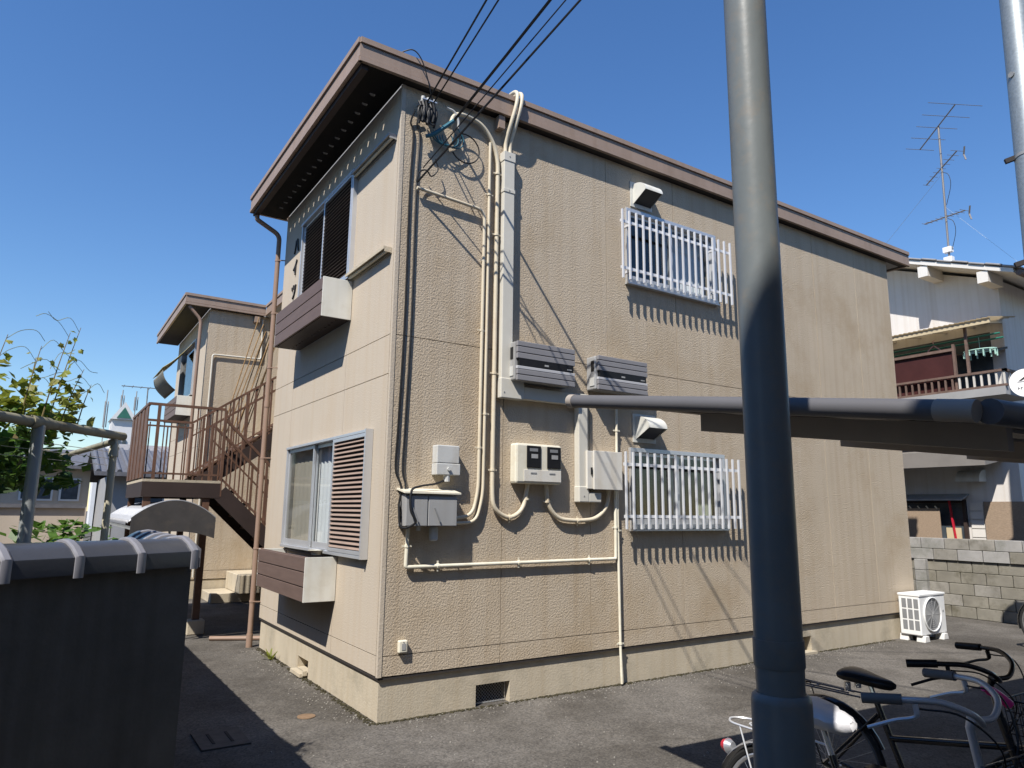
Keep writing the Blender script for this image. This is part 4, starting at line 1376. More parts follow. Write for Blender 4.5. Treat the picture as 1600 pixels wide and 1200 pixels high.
for yy in (0.90, -0.12):
    mb = MB(); mb.box(HX - 0.60, HX - 0.002, yy - 0.09, yy + 0.09, rake(yy) - 0.22, rake(yy) - 0.005)
    part('purlin_end', mb, 'house_white', nh)
mb = MB(); mb.tube([(HX - 0.62, -0.70, rake(-0.62) + 0.0), (HX + 7, -0.70, rake(-0.62) - 0.02)], 0.055, 10); part('gutter', mb, 'old_wood', nh)
# balcony
BX = 10.98
mb = MB(); mb.box(BX, HX - 0.002, -0.45, 3.2, 3.76, 3.90); part('balcony_floor', mb, 'far_grey', nh)
mb = MB(); mb.box(BX, BX + 0.07, -0.48, 3.2, 4.16, 4.20); mb.box(BX, HX, -0.48, -0.42, 4.16, 4.20); mb.box(BX, BX + 0.05, -0.48, 3.2, 3.90, 3.94); part('balcony_rail', mb, 'old_wood', nh)
mb = MB(); mb.box(-0.012, 0.012, -0.016, 0.016, 0, 0.24)
mw = mb.mesh('baluster', 'pale_wood'); mo = mb.mesh('baluster', 'old_wood')
for i in range(16):
    yy = -0.44 + i * 0.118
    inst('baluster', mw if yy < 0.35 else mo, nh, (BX + 0.03, yy, 3.93))
for i in range(6):
    inst('baluster', mw, nh, (BX + 0.2 + i * 0.13, -0.45, 3.93))
mb = MB(); mb.box(BX + 0.10, BX + 0.13, 0.36, 3.2, 3.92, 4.66); part('side_screen', mb, 'maroon', nh)
mb = MB(); mb.box(BX + 0.06, BX + 0.12, 0.32, 0.36, 3.9, 4.78); mb.box(BX + 0.06, BX + 0.12, 0.36, 3.2, 4.66, 4.71); part('screen_frame', mb, 'old_wood', nh)
mb = MB(); mb.box(BX + 0.06, BX + 0.11, 0.10, 0.14, 4.2, 5.12); part('awning_post', mb, 'old_wood', nh)
mb = MB(); mb.box(HX - 0.012, HX - 0.004, 0.1, 2.6, 3.9, 5.1); part('balcony_door', mb, 'far_glass', nh)
# corrugated awning
rows = []
for i in range(5):
    t_ = i / 4
    xx = HX - 0.01 - 1.12 * t_
    zz = 5.30 - 0.19 * t_
    rows.append([(xx, -0.38 + 3.6 * k / 120, zz + 0.012 * math.sin(k * 2.1)) for k in range(121)])
o = part('awning_sheet', MB().grid(rows), 'awning_sheet', nh, smooth=True)
mb = MB(); mb.bar((BX - 0.06, -0.35, 5.06), (BX - 0.06, 3.2, 5.06), 0.03, 0.09); part('awning_edge', mb, 'awning_tan', nh)
for yy in (-0.1, 0.35, 0.85, 1.35, 1.85):
    mb = MB(); mb.bar((BX - 0.04, yy, 5.085), (HX - 0.005, yy, 5.255), 0.035, 0.05); part('awning_rafter', mb, 'pale_wood', nh)
mb = MB(); mb.prism([(HX - 0.5, -0.16, 4.62), (HX - 0.003, -0.16, 4.74), (HX - 0.003, -0.16, 4.78), (HX - 0.5, -0.16, 4.66)], (0, 0.9, 0)); part('door_canopy', mb, 'dark_brown', nh)
for k, zz in enumerate((4.86, 4.80)):
    mb = MB(); mb.tube([(BX + 0.25 + 0.12 * k, -0.36, zz + 0.02), (BX + 0.25 + 0.12 * k, 2.6, zz)], 0.016, 8)
    single('laundry_pole', mb, 'green_pole', ('green laundry pole under the balcony awning, the upper one', 'green laundry pole under the balcony awning, the lower one')[k], 'pole', (BX + 0.25 + .12 * k, 0, zz), 'laundry poles on the balcony')
mb = MB()
hx = BX + 0.25
mb.tube(smoothpath([(hx, 0.75, 4.88), (hx, 0.76, 4.94), (hx, 0.72, 4.95)]), 0.008, 6)
mb.tube(smoothpath([(hx, 0.75, 4.86), (hx, 0.86, 4.76), (hx, 0.75, 4.72), (hx, 0.62, 4.72), (hx, 0.75, 4.86)]), 0.010, 6)
single('clothes_hanger', mb, 'pink_plastic', 'pale pink clothes hanger on the green laundry pole', 'hanger', (hx, 0.75, 4.86), smooth=True)
t = thing('peg_rack', 'round mint green peg rack hanging on the balcony', 'peg rack', (BX + 0.25, 0.0, 4.55))
mb = MB(); mb.tube([(BX + 0.25 + 0.16 * math.cos(a), -0.02 + 0.26 * math.sin(a), 4.62) for a in [2 * math.pi * i / 24 for i in range(25)]], 0.012, 6, False); mb.bar((BX + .09, -0.02, 4.62), (BX + .41, -0.02, 4.62), .02, .012); mb.bar((BX + .25, -0.28, 4.62), (BX + .25, 0.24, 4.62), .02, .012); part('ring', mb, 'mint', t)
for i in range(14):
    a = 2 * math.pi * i / 14
    mb = MB(); mb.box(BX + 0.25 + 0.16 * math.cos(a) - 0.008, BX + 0.25 + 0.16 * math.cos(a) + 0.008, -0.02 + 0.26 * math.sin(a) - 0.010, -0.02 + 0.26 * math.sin(a) + 0.010, 4.53 - 0.02 * (i % 3), 4.607); part('peg', mb, 'mint', t)
mb = MB(); mb.tube([(BX + 0.25, -0.02, 4.62), (BX + 0.25, -0.02, 4.86)], 0.004, 4); part('hook', mb, 'mint', t)
# ground floor of the house: canopy, window, hood
mb = MB(); mb.prism([(HX - 0.003, 0.10, 2.72), (HX - 0.75, 0.10, 2.60), (HX - 0.75, 0.10, 2.88), (HX - 0.003, 0.10, 3.0)], (0, 3.0, 0)); part('dark_canopy', mb, 'carport_sheet', nh)
mb = MB()
hy0, hy1 = 0.42, 0.82
prof = [(HX - 0.003, 2.56)] + [(HX - 0.05 - 0.25 * math.sin(a), 2.34 + 0.22 * math.cos(a)) for a in [math.pi / 2 * i / 6 for i in range(7)]]
mb.grid([[(p_[0], hy0, p_[1]) for p_ in prof], [(p_[0], hy1, p_[1]) for p_ in prof]])
for yy in (hy0, hy1):
    mb.prism([(p_[0], yy, p_[1]) for p_ in prof] + [(HX - 0.003, yy, 2.34)], (0, 0.003, 0))
part('vent_hood', mb, 'white_metal', nh, smooth=True)
mb = MB(); mb.box(HX - 0.06, HX - 0.003, 0.80, 0.86, 1.0, 2.02); mb.box(HX - 0.06, HX - 0.003, 2.6, 2.66, 1.0, 2.02); mb.box(HX - 0.06, HX - 0.003, 0.86, 2.6, 1.96, 2.02); w = part('window', mb, 'dark_brown', nh)
mb = MB(); mb.box(HX - 0.012, HX - 0.004, 0.862, 2.598, 1.0, 1.958); part('pane', mb, 'far_glass', w)
mb = MB(); mb.prism([(HX - 0.003, 0.74, 2.10), (HX - 0.003, 0.74, 2.13), (HX - 0.32, 0.74, 2.03), (HX - 0.32, 0.74, 2.00)], (0, 1.25, 0)); part('window_awning', mb, 'grey_box', nh)
mb = MB(); mb.box(HX - 0.20, HX - 0.185, 1.20, 1.98, 1.15, 1.86); part('bamboo_screen', mb, 'bamboo', nh)
for i in range(5):
    mb = MB(); yy = 1.24 + 0.16 * i
    mb.tube([(HX - 0.21, yy, 1.855), (HX - 0.24, yy + 0.02, 1.90)], 0.012, 5); part('screen_clip', mb, 'cream_box', nh)
mb = MB(); mb.bar((HX - 0.10, 0.98, 1.1), (HX - 0.10, 1.06, 2.0), 0.035, 0.03); part('red_strap', mb, 'red_lens', nh)
mb = MB(); mb.box(HX - 0.09, HX - 0.07, 0.90, 1.16, 1.1, 1.5); part('orange_panel', mb, 'awning_tan', nh)
mb = MB(); mb.box(HX - 0.045, HX - 0.03, -0.9, 0.50, 1.20, 1.98); part('reed_fence', mb, 'bamboo', nh)
for yy in (0.62, 0.7):
    pass
mb = MB()
for k in range(6):
    mb.box(HX - 0.03, HX - 0.004, 0.52, 0.74, 1.02 + k * 0.16, 1.165 + k * 0.16)
part('pilaster_block', mb, 'house_white', nh)
# television aerial
an = thing('tv_aerial', 'tall roof mast with three television aerials and white booster boxes', 'aerial', (12.9, 1.05, 6.7))
mx = 12.9
mb = MB(); mb.tube([(mx, 1.06, 6.55), (mx, 1.0, 10.02)], 0.022, 8); part('mast', mb, 'antenna_metal', an, smooth=True)
def yagi(z, d, L_, el, ne, elr=0.006, back=0.55, vert=False):
    d = Vector(d).normalized()
    s = d.cross(Vector((0, 0, 1))).normalized()
    c = Vector((mx, 1.03, z))
    mb = MB(); mb.tube([c - d * L_ * (1 - back), c + d * L_ * back], 0.014, 6); part('boom', mb, 'antenna_metal', an)
    for i in range(ne):
        t_ = i / (ne - 1)
        p_ = c - d * L_ * (1 - back) + d * L_ * t_
        e = el * (1 - 0.45 * (t_ if not vert else 0))
        q = MB(); q.tube([p_ - s * e / 2, p_ + s * e / 2], elr, 5); part('element', q, 'antenna_metal', an)
yagi(10.0, (0.55, 1.0, -0.36), 1.25, 1.2, 5, 0.006, 0.5)
yagi(9.05, (0.5, 1.0, -0.36), 1.0, 0.28, 9, 0.005, 0.5)
yagi(7.95, (0.3, 1.0, 0.10), 0.98, 0.28, 9, 0.005, 0.55)
for (z_, yo) in ((9.22, -0.42), (7.90, -0.40)):
    for s_ in (-1, 1):
        mb = MB(); mb.bar((mx + 0.10, 1.03 + yo, z_ + 0.0), (mx + 0.05, 1.03 + yo - 0.05, z_ + 0.15 * s_), 0.03, 0.012); part('reflector', mb, 'antenna_metal', an)
for (z_, h_) in ((7.22, 0.11), (6.98, 0.16)):
    mb = MB(); mb.box(mx - 0.06, mx + 0.06, 0.98, 1.14, z_ - h_ / 2, z_ + h_ / 2); part('booster_box', mb, 'sign_white', an)
for (z_, a_) in ((8.95, 1), (7.9, -1)):
    mb = MB(); mb.tube(smoothpath([(mx, 1.0, z_), (mx, 0.9, z_ - 0.1), (mx, 0.88, z_ - 0.35), (mx, 1.0, z_ - 0.75)]), 0.006, 5); part('lead', mb, 'black_cable', an)
mb = MB(); mb.tube([(mx, 1.05, 8.9), (mx - 0.4, 2.6, 7.2)], 0.003, 4); mb.tube([(mx, 1.05, 8.2), (mx - 0.2, -0.4, 6.3)], 0.0018, 4); part('guy_wire', mb, 'galvanised', an)

# galvanised utility pole at the frame edge
up_ = thing('utility_pole', 'galvanised steel utility pole with bands and step brackets at the picture edge', 'pole', (9.13, -1.75, 0))
mb = MB(); mb.tube([(8.77, -1.84, 0.0), (9.22, -1.76, 5.1), (9.97, -1.64, 12.0)], [0.205, 0.20, 0.195], 28); part('shaft', mb, 'galvanised', up_, smooth=True)
mb = MB(); mb.tube([(9.42, -1.64, 8.45), (9.375, -1.63, 8.45)], 0.045, 12); part('bolt', mb, 'fan_grey', up_)
for (zz, cx_, cy_) in ((7.05, 9.43, -1.73), (5.35, 9.25, -1.76)):
    mb = MB(); mb.tube([(cx_ - 0.005, cy_, zz - 0.025), (cx_, cy_, zz + 0.025)], 0.206, 24); b_ = part('band', mb, 'fan_grey', up_, smooth=True)
    mb = MB(); mb.bar((cx_ - 0.10, cy_ + 0.16, zz + 0.02), (cx_ - 0.18, cy_ + 0.27, zz - 0.02), 0.06, 0.07); part('step_bracket', mb, 'dark_gap', b_)
sg = thing('round_sign', 'white round sign with black emblem, cut off at the picture edge', 'sign', (8.75, -1.62, 3.55))
n_ = Vector((-0.86, -0.38, 0)).normalized()
s_ = Vector((0.38, -0.86, 0)).normalized() * 1.0
c_ = Vector((8.62, -1.62, 3.515))
mb = MB(); mb.tube([c_, c_ + n_ * 0.012], 0.195, 40); part('disc', mb, 'sign_white', sg, smooth=True)
mb = MB(); mb.bar(c_ - n_ * 0.16, c_ - n_ * 0.001, 0.05, 0.05); part('bracket', mb, 'galvanised', sg)
f_ = c_ + n_ * 0.0125
zv = Vector((0, 0, 1))
mb = MB()
mb.prism([f_ + s_ * -0.085 + zv * 0.03, f_ + s_ * 0.0 + zv * 0.10, f_ + s_ * 0.085 + zv * 0.03, f_ + s_ * 0.055 + zv * 0.03, f_ + s_ * 0.0 + zv * 0.065, f_ + s_ * -0.055 + zv * 0.03], n_ * 0.002)
mb.prism([f_ + s_ * -0.10 + zv * 0.012, f_ + s_ * 0.10 + zv * 0.012, f_ + s_ * 0.10 + zv * 0.020, f_ + s_ * -0.10 + zv * 0.020], n_ * 0.002)
part('emblem', mb, 'letter_dark', sg)
mb = MB()
for k in range(6):
    u_ = -0.10 + 0.034 * k
    mb.prism([f_ + s_ * u_ + zv * -0.09, f_ + s_ * (u_ + 0.008) + zv * -0.09, f_ + s_ * (u_ + 0.008) + zv * -0.055, f_ + s_ * u_ + zv * -0.055], n_ * 0.002)
    mb.prism([f_ + s_ * (u_ + 0.009) + zv * (-0.062 if k % 2 else -0.078), f_ + s_ * (u_ + 0.024) + zv * (-0.062 if k % 2 else -0.078), f_ + s_ * (u_ + 0.024) + zv * (-0.055 if k % 2 else -0.071), f_ + s_ * (u_ + 0.009) + zv * (-0.055 if k % 2 else -0.071)], n_ * 0.002)
part('small_print', mb, 'letter_dark', sg)
# ---------------------------------------------------------------- carport roof over the bicycles
cp = thing('cycle_shelter', 'low sloping carport roof with grey tube edge over the bicycles', 'carport', (0.1, -2.6, 0))
def czz(y): return 2.314 + 0.139 * (y + 2.579)
def cx_(x, y): return y - 0.070 * x            # far edge runs slightly askew
mb = MB(); mb.tube([(0.0, -2.575, czz(-2.575)), (0.0, -4.56, czz(-4.56))], 0.036, 16); tb = part('edge_tube', mb, 'carport_tube', cp, smooth=True)
mb = MB(); mb.tube([(0.0, -2.545, czz(-2.545)), (0.0, -2.590, czz(-2.59))], 0.0385, 16); part('end_cap', mb, 'carport_cap', tb, smooth=True)
mb = MB(); mb.tube([(0.0, -4.50, czz(-4.50)), (0.0, -4.62, czz(-4.62))], 0.0375, 16); part('corner_joint', mb, 'carport_cap', tb, smooth=True)
mb = MB(); mb.tube([(0.04, -4.64, czz(-4.62)), (5.5, -4.99, czz(-4.62))], 0.042, 14); part('gutter', mb, 'carport_tube', cp, smooth=True)
mb = MB()
mb.prism([(0.03, -2.60, czz(-2.6) + 0.012), (5.2, -2.965, czz(-2.6) + 0.012), (5.2, -4.95, czz(-4.6) + 0.012), (0.03, -4.62, czz(-4.6) + 0.012)], (0, 0, 0.008))
part('roof_sheet', mb, 'carport_sheet', cp)
for (xx, e0) in ((0.60, -2.96), (2.2, -2.80), (3.8, -2.90), (5.1, -2.98)):
    mb = MB(); mb.prism([(xx, e0, czz(e0) - 0.005), (xx, -4.46, czz(-4.46) - 0.005), (xx, -4.46, czz(-4.46) - 0.105), (xx, e0, czz(e0) - 0.105)], (0.05, 0, 0)); part('rafter', mb, 'carport_beam', cp)
for yy in (-2.75, -3.4, -4.05):
    mb = MB(); mb.bar((0.04, yy, czz(yy) + 0.0), (5.15, yy - 0.07 * 5.1, czz(yy) + 0.0), 0.04, 0.018); part('purlin', mb, 'carport_beam', cp)
for xx in (3.0, 5.3):
    mb = MB(); mb.box(xx - 0.035, xx + 0.035, -5.12, -5.05, 0, 2.05); part('post', mb, 'carport_tube', cp)

# the near post with its sleeve
px, py = -0.885, -4.497
t = thing('steel_post', 'smooth grey blue round post with a wider sleeve, closest to the camera', 'post', (px, py, 0))
mb = MB(); mb.tube([(px, py, 1.30), (px, py, 3.9)], 0.0575, 40); part('shaft', mb, 'blue_post', t, smooth=True)
mb = MB(); mb.tube([(px, py, 1.335), (px, py, 1.338), (px, py, 1.40)], [0.0595, 0.0605, 0.0605], 40)
part('collar', mb, 'blue_post', t, smooth=True)
mb = MB(); mb.tube([(px, py, 0.0), (px, py, 1.255), (px, py, 1.268), (px, py, 1.275)], [0.0705, 0.0705, 0.068, 0.060], 40); part('sleeve', mb, 'blue_post', t, smooth=True)
mb = MB(); mb.tube([(px, py, 1.27), (px, py, 1.34)], 0.0565, 40); part('inner_pipe', mb, 'blue_post', t, smooth=True)

# unseen house added behind the camera: eaves shade the post, storey above blocks sky
hb = thing('unseen_eaves_house', 'unseen house with deep eaves, added behind the viewpoint to shade the scene', 'house', (-1, -7, 0))
mb = MB(); mb.box(-8.0, 9.0, -13.0, -6.45, 0, 6.5); part('wall', mb, 'house_plaster', hb)
mb = MB(); mb.prism([(-8.0, -5.52, 4.42), (-8.0, -5.52, 4.52), (-8.0, -6.448, 4.90), (-8.0, -6.448, 4.72)], (17.0, 0, 0)); part('lower_eaves', mb, 'roof_tile', hb)
mb = MB(); mb.prism([(-8.3, -6.30, 6.5), (-8.3, -6.30, 6.62), (-8.3, -9.7, 7.9), (-8.3, -13.3, 6.62), (-8.3, -13.3, 6.5)], (17.6, 0, 0)); part('roof', mb, 'roof_tile', hb)
hg = thing('sky_block_house', 'unseen house added on the garden side to block sky light', 'house', (-9, 0, 0))  # added outside the frame to cut sky fill from the garden side
mb = MB(); mb.box(-16, -8.6, -5.0, 10.0, 0, 5.9); part('wall', mb, 'house_plaster', hg)
mb = MB(); mb.prism([(-16.4, -5.3, 5.9), (-16.4, 10.3, 5.9), (-16.4, 10.3, 6.02), (-16.4, 2.5, 7.2), (-16.4, -5.3, 6.02)], (8.0, 0, 0)); part('roof', mb, 'roof_tile', hg)

# ---------------------------------------------------------------- garden wall with tile coping
gw = thing('garden_wall', 'dark plastered garden wall with rounded grey tile coping, close to the camera', 'wall', (-1.87, -2.0, 0))
CW = 0.105
corner = Vector((-1.875, -1.93))
dF = Vector((-0.862, -0.507)).normalized()
nF = Vector((0.507, -0.862))
mb = MB()
# body of the two legs
cF = corner + dF * 0.02
e = corner + dF * 4.2
bw_ = 0.070
def leg(a, b, w):
    d = (b - a).normalized(); n = Vector((-d.y, d.x))
    mb.prism([(q.x, q.y, 0) for q in (a + n * w, b + n * w, b - n * w, a - n * w)], (0, 0, 1.46))
leg(corner - dF * 0.03, e, bw_)
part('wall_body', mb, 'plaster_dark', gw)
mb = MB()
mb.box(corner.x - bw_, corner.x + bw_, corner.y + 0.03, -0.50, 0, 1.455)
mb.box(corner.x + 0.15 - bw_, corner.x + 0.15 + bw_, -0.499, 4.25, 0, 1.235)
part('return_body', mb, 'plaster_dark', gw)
# one coping tile, running along local +Y, ridge band at its start
def coping_mesh():
    prof = [(-CW, 1.432), (-CW, 1.496), (-CW * 0.99, 1.500), (-CW * 0.65, 1.533), (-CW * 0.3, 1.553), (0, 1.558), (CW * 0.3, 1.553), (CW * 0.65, 1.533), (CW * 0.99, 1.500), (CW, 1.496), (CW, 1.432)]
    a = MB()
    Lt = 0.272
    rows = [[(x, yy, z) for x, z in prof] for yy in (0.0, Lt)]
    rows = [list(r_) for r_ in rows]
    a.grid(rows)
    a.f.append(tuple(range(len(prof)))); a.f.append(tuple(range(2 * len(prof) - 1, len(prof) - 1, -1)))
    b = MB()
    def ring(s, yy): return [(x * s[0], yy, 1.435 + (z - 1.435) * s[1] if z > 1.44 else z - 0.012) for x, z in prof]
    rows = [ring((1.0, 1.0), -0.020), ring((1.045, 1.06), -0.019), ring((1.085, 1.10), -0.011), ring((1.085, 1.10), 0.011), ring((1.045, 1.06), 0.019), ring((1.0, 1.0), 0.020)]
    b.grid(rows)
    return a.mesh('coping_tile', 'cap_tile', smooth=True, angle=28), b.mesh('ridge_band', 'cap_ridge', smooth=True, angle=30)
m1, m2 = coping_mesh()
rotF = math.atan2(dF.y, dF.x) - math.pi / 2
k0 = corner - dF * 0.012
for i in range(15):
    p_ = k0 + dF * (0.274 * i)
    inst('coping_tile', m1, gw, (p_.x, p_.y, 0), rot=(0, 0, rotF))
    inst('ridge_band', m2, gw, (p_.x, p_.y, 0), rot=(0, 0, rotF))
for i in range(22):
    yy = corner.y + 0.06 + 0.274 * i
    lo = i > 4
    inst('coping_tile', m1, gw, (corner.x + (0.15 if lo else 0), yy, -0.22 if lo else -0.003))
    inst('ridge_band', m2, gw, (corner.x + (0.15 if lo else 0), yy, -0.22 if lo else -0.003))

# ---------------------------------------------------------------- arched shelter beyond the garden wall
t = thing('arched_shelter', 'small shelter with curved corrugated roof and grey arched end board', 'shelter', (-1.0, 4.2, 0))
xc, hw = -1.015, 0.475
rad = 0.60
zc = 1.770 - rad
a0 = math.asin(hw / rad)
Lr = 3.6
rows = []
NY = 480
def rib(v):                                  # trapezoidal rib profile
    v = (v / 0.15) % 1.0
    return 0.020 * min(1.0, max(-1.0, 2.6 * (1 - abs(4 * ((v + 0.25) % 1.0) - 2))))
for i in range(17):
    u = -1.04 + 2.08 * i / 16
    rows.append([(xc + 0.485 * u, 4.26 + Lr * k / NY, 1.755 - 0.215 * u * u + rib(Lr * k / NY)) for k in range(NY + 1)])
part('corrugated_roof', MB().grid(rows), 'corrugated', t)
mb = MB()
def arc(u): return (xc + 0.485 * u, 1.785 - 0.215 * abs(u) ** 2.0, 1.405 - 0.090 * abs(u) ** 2.2)
for q in range(24):
    p0, p1 = arc(-1 + q / 12), arc(-1 + (q + 1) / 12)
    mb.prism([(p0[0], 4.20, p0[1]), (p1[0], 4.20, p1[1]), (p1[0], 4.20, p1[2]), (p0[0], 4.20, p0[2])], (0, 0.03, 0))
part('end_board', mb, 'arch_board', t)
mb = MB(); mb.tube([(arc(-1 + q / 12)[0], 4.215, arc(-1 + q / 12)[1] + 0.004) for q in range(25)], 0.012, 6); part('edge_trim', mb, 'corrugated', t)
for (xx, yy) in ((-1.46, 4.35), (-1.46, 7.7), (-0.57, 7.7)):
    mb = MB(); mb.tube([(xx, yy, 0), (xx, yy, 1.46)], 0.02, 8); part('post', mb, 'pergola_post', t)
mb = MB(); mb.bar((-1.46, 4.25, 1.44), (-1.46, 7.8, 1.44), 0.03, 0.04); mb.bar((-0.57, 4.25, 1.44), (-0.57, 7.8, 1.44), 0.03, 0.04); part('eaves_bar', mb, 'pergola_post', t)

# ---------------------------------------------------------------- pergola and grape vine
pg = thing('pipe_pergola', 'garden pergola of metal pipes standing behind the tiled wall', 'pergola', (-2.14, -1.07, 0))
PZ = 2.10
K = 0.80
b0, b1 = Vector((-2.636, -1.719, PZ)), Vector((-2.091, -1.026, PZ))
dd = (b1 - b0).normalized()
b0 = b1 - dd * 2.2
mb = MB(); mb.tube([b0, b1 + dd * 0.016], 0.024, 14); part('beam', mb, 'pergola_pipe', pg, smooth=True)
pr = b1 - dd * 0.056
mb = MB(); mb.tube([(pr.x, pr.y, 0), (pr.x, pr.y, PZ - 0.07)], 0.019, 12); p_ = part('post', mb, 'pergola_cream', pg, smooth=True)
mb = MB(); mb.tube([(pr.x, pr.y, PZ - 0.12), (pr.x, pr.y, PZ - 0.08), (pr.x, pr.y, PZ - 0.016)], [0.026, 0.024, 0.011], 12); part('finial', mb, 'pergola_cream', p_, smooth=True)
pl_ = b1 - dd * 0.64
mb = MB(); mb.tube([(pl_.x, pl_.y, 0), (pl_.x, pl_.y, PZ)], 0.029, 14); p_ = part('post', mb, 'pergola_post', pg, smooth=True)
mb = MB(); mb.tube([pl_ - dd * 0.06, pl_ + dd * 0.06], 0.031, 14); part('clamp', mb, 'pergola_pipe', p_, smooth=True)
back = Vector((-0.42, 2.2, 0.04))
mb = MB(); mb.tube([b1 - dd * 0.08 + Vector((0, 0, -0.04)), b1 + back + Vector((0.08, 0, -0.08))], 0.018, 10); part('side_beam', mb, 'pergola_pipe', pg, smooth=True)
mb = MB(); mb.tube([b0 + back, b1 + back + dd * 0.12], 0.021, 10); part('rear_beam', mb, 'pergola_cream', pg, smooth=True)
mb = MB(); mb.tube([(b1 + back).to_tuple()[:2] + (0,), (b1 + back).to_tuple()[:2] + (PZ,)], 0.018, 10); part('post', mb, 'pergola_cream', pg, smooth=True)
mb = MB(); mb.tube([pl_ + back * 0.9 - Vector((0, 0, pl_.z)), pl_ + back * 0.9], 0.018, 10); part('post', mb, 'pergola_cream', pg, smooth=True)
for k in range(3):
    mb = MB()
    a_ = b0 + back * 0.10 + Vector((0, 0, -0.07 - 0.045 * k)); c_ = b1 + back * 0.10 + Vector((0, 0, -0.08 - 0.04 * k))
    mb.tube([a_, c_], 0.0018, 5); part('wire', mb, 'aluminium', pg)

vine = thing('grape_vine', 'grape vine with yellow green shoots sprawling over the pipe pergola', 'vine', (-2.75, -0.4, 0))
tr = b1 - dd * 0.62 + back * 0.55
mb = MB(); mb.tube(smoothpath([(tr.x, tr.y, 0), (tr.x + 0.04, tr.y, 0.7), (tr.x - 0.04, tr.y, 1.4), (tr.x, tr.y - 0.1, 1.95), (tr.x + 0.1, tr.y - 0.4, 2.1)]), [0.024] * 25, 8); part('trunk', mb, 'stem', vine, smooth=True)
def leafmesh(name, m, seed):
    rnd = random.Random(seed)
    pts = [(0, 0), (0.16, -0.10), (0.42, -0.06), (0.36, 0.10), (0.40, 0.20), (0.58, 0.36), (0.38, 0.44), (0.30, 0.62), (0.14, 0.78), (0, 1.0), (-0.16, 0.76), (-0.30, 0.60), (-0.36, 0.46), (-0.58, 0.34), (-0.40, 0.18), (-0.36, 0.08), (-0.42, -0.06), (-0.16, -0.10)]
    a = MB()
    a.v.append((0, 0.32, 0.05))
    for x, y in pts:
        a.v.append((x * rnd.uniform(.88, 1.12), y * rnd.uniform(.94, 1.06), -0.26 * abs(x) ** 1.4 - 0.14 * (y - 0.3) ** 2 + rnd.uniform(-.04, .04)))
    for i in range(len(pts)):
        a.f.append((0, 1 + i, 1 + (i + 1) % len(pts)))
    return a.mesh(name, m)
LM = {m_: [leafmesh('leaf', m_, q) for q in range(3)] for m_ in ('leaf_yellow', 'leaf_green', 'leaf_dark', 'leaf_young')}
def leaf(p_, s, m_, tilt=0.7):
    rot = (random.uniform(-tilt, tilt) - 0.25, random.uniform(-tilt, tilt), random.uniform(0, 6.28))
    inst('leaf', random.choice(LM[m_]), vine, p_, rot, (s * 0.62, s * 0.62, s * random.uniform(0.5, 1.1)))
random.seed(21)
for i in range(150):
    u = random.random() ** 0.8
    base = b1 - dd * (0.26 + 1.3 * u) + back * random.uniform(0.02, 0.75)
    zz = random.uniform(-0.34, 0.02)
    m_ = random.choices(['leaf_green', 'leaf_dark', 'leaf_yellow'], [5, 4, 2 if zz > -0.12 else 0.6])[0]
    leaf(base + Vector((random.uniform(-.05, .05), 0, zz)), random.uniform(0.08, 0.16), m_)
for i in range(62):
    base = b1 - dd * random.uniform(0.30, 1.2) + back * random.uniform(0.02, 0.22)
    leaf(base + Vector((0, 0, random.uniform(0.01, 0.11))), random.uniform(0.09, 0.19), random.choice(['leaf_yellow', 'leaf_yellow', 'leaf_green']), 0.5)
shoots = [(0.78, 0.02, (0.16, 0.0, 0.62), 11), (0.70, 0.05, (0.20, 0.05, 0.70), 11), (0.60, 0.04, (0.17, 0.0, 0.42), 7), (0.92, 0.06, (0.10, 0.0, 0.50), 9), (0.44, 0.04, (0.10, 0.0, 0.33), 6), (1.22, 0.05, (0.12, 0.0, 0.50), 6), (1.45, 0.05, (0.2, 0, 0.45), 5), (0.85, 0.12, (0.04, 0.0, 0.45), 8)]
for (q, bk_, tip, nl) in shoots:
    a_ = b1 - dd * q * K + back * bk_
    dv = Vector(tip) * K
    tipv = a_ + Vector((dv.x * dd.x, dv.x * dd.y, dv.z))
    mid = (a_ + tipv) / 2 + Vector((0, 0, 0.025))
    mb = MB(); pts = smoothpath([a_, mid, tipv], 5); mb.tube(pts, [0.004 - 0.0025 * i / (len(pts) - 1) for i in range(len(pts))], 5); part('shoot', mb, 'stem', vine)
    for k in range(nl):
        t_ = 0.25 + 0.75 * k / nl
        p_ = a_.lerp(tipv, t_) + Vector((random.uniform(-.04, .04), random.uniform(-.04, .04), random.uniform(-.015, .015)))
        leaf(p_, random.uniform(0.08, 0.12) * (1.15 - t_ * 0.75), random.choice(['leaf_yellow', 'leaf_young', 'leaf_young', 'leaf_yellow']), 1.1)
    for k in range(2):
        t_ = 0.55 + 0.4 * k
        p_ = a_.lerp(tipv, t_)
        sg_ = random.choice((-1, 1))
        e1, e2, e3 = random.uniform(0.02, 0.07), random.uniform(0.0, 0.09), random.uniform(-0.03, 0.07)
        mb = MB(); pts = smoothpath([p_, p_ + Vector((0.05 * sg_, 0.04 * sg_, e1)), p_ + Vector((0.11 * sg_, 0.08 * sg_, e2)), p_ + Vector((0.15 * sg_, 0.11 * sg_, e3))], 4); mb.tube(pts, 0.0014, 4); part('tendril', mb, 'leaf_young', vine)
random.seed(5)
fm = MB()
for i in range(1100):
    u = random.random()
    base = b1 - dd * (0.32 + 1.8 * u) + back * random.uniform(0.15, 1.0)
    c = base + Vector((random.uniform(-.1, .1), 0, random.uniform(-0.33, 0.0)))
    s = random.uniform(0.03, 0.06)
    n1 = Vector((random.uniform(-1, 1), random.uniform(-1, 1), random.uniform(-.6, .6))).normalized() * s
    n2 = n1.cross(Vector((random.uniform(-1, 1), random.uniform(-1, 1), random.uniform(-1, 1)))).normalized() * s
    fm.quad(c - n1, c - n2, c + n1, c + n2)
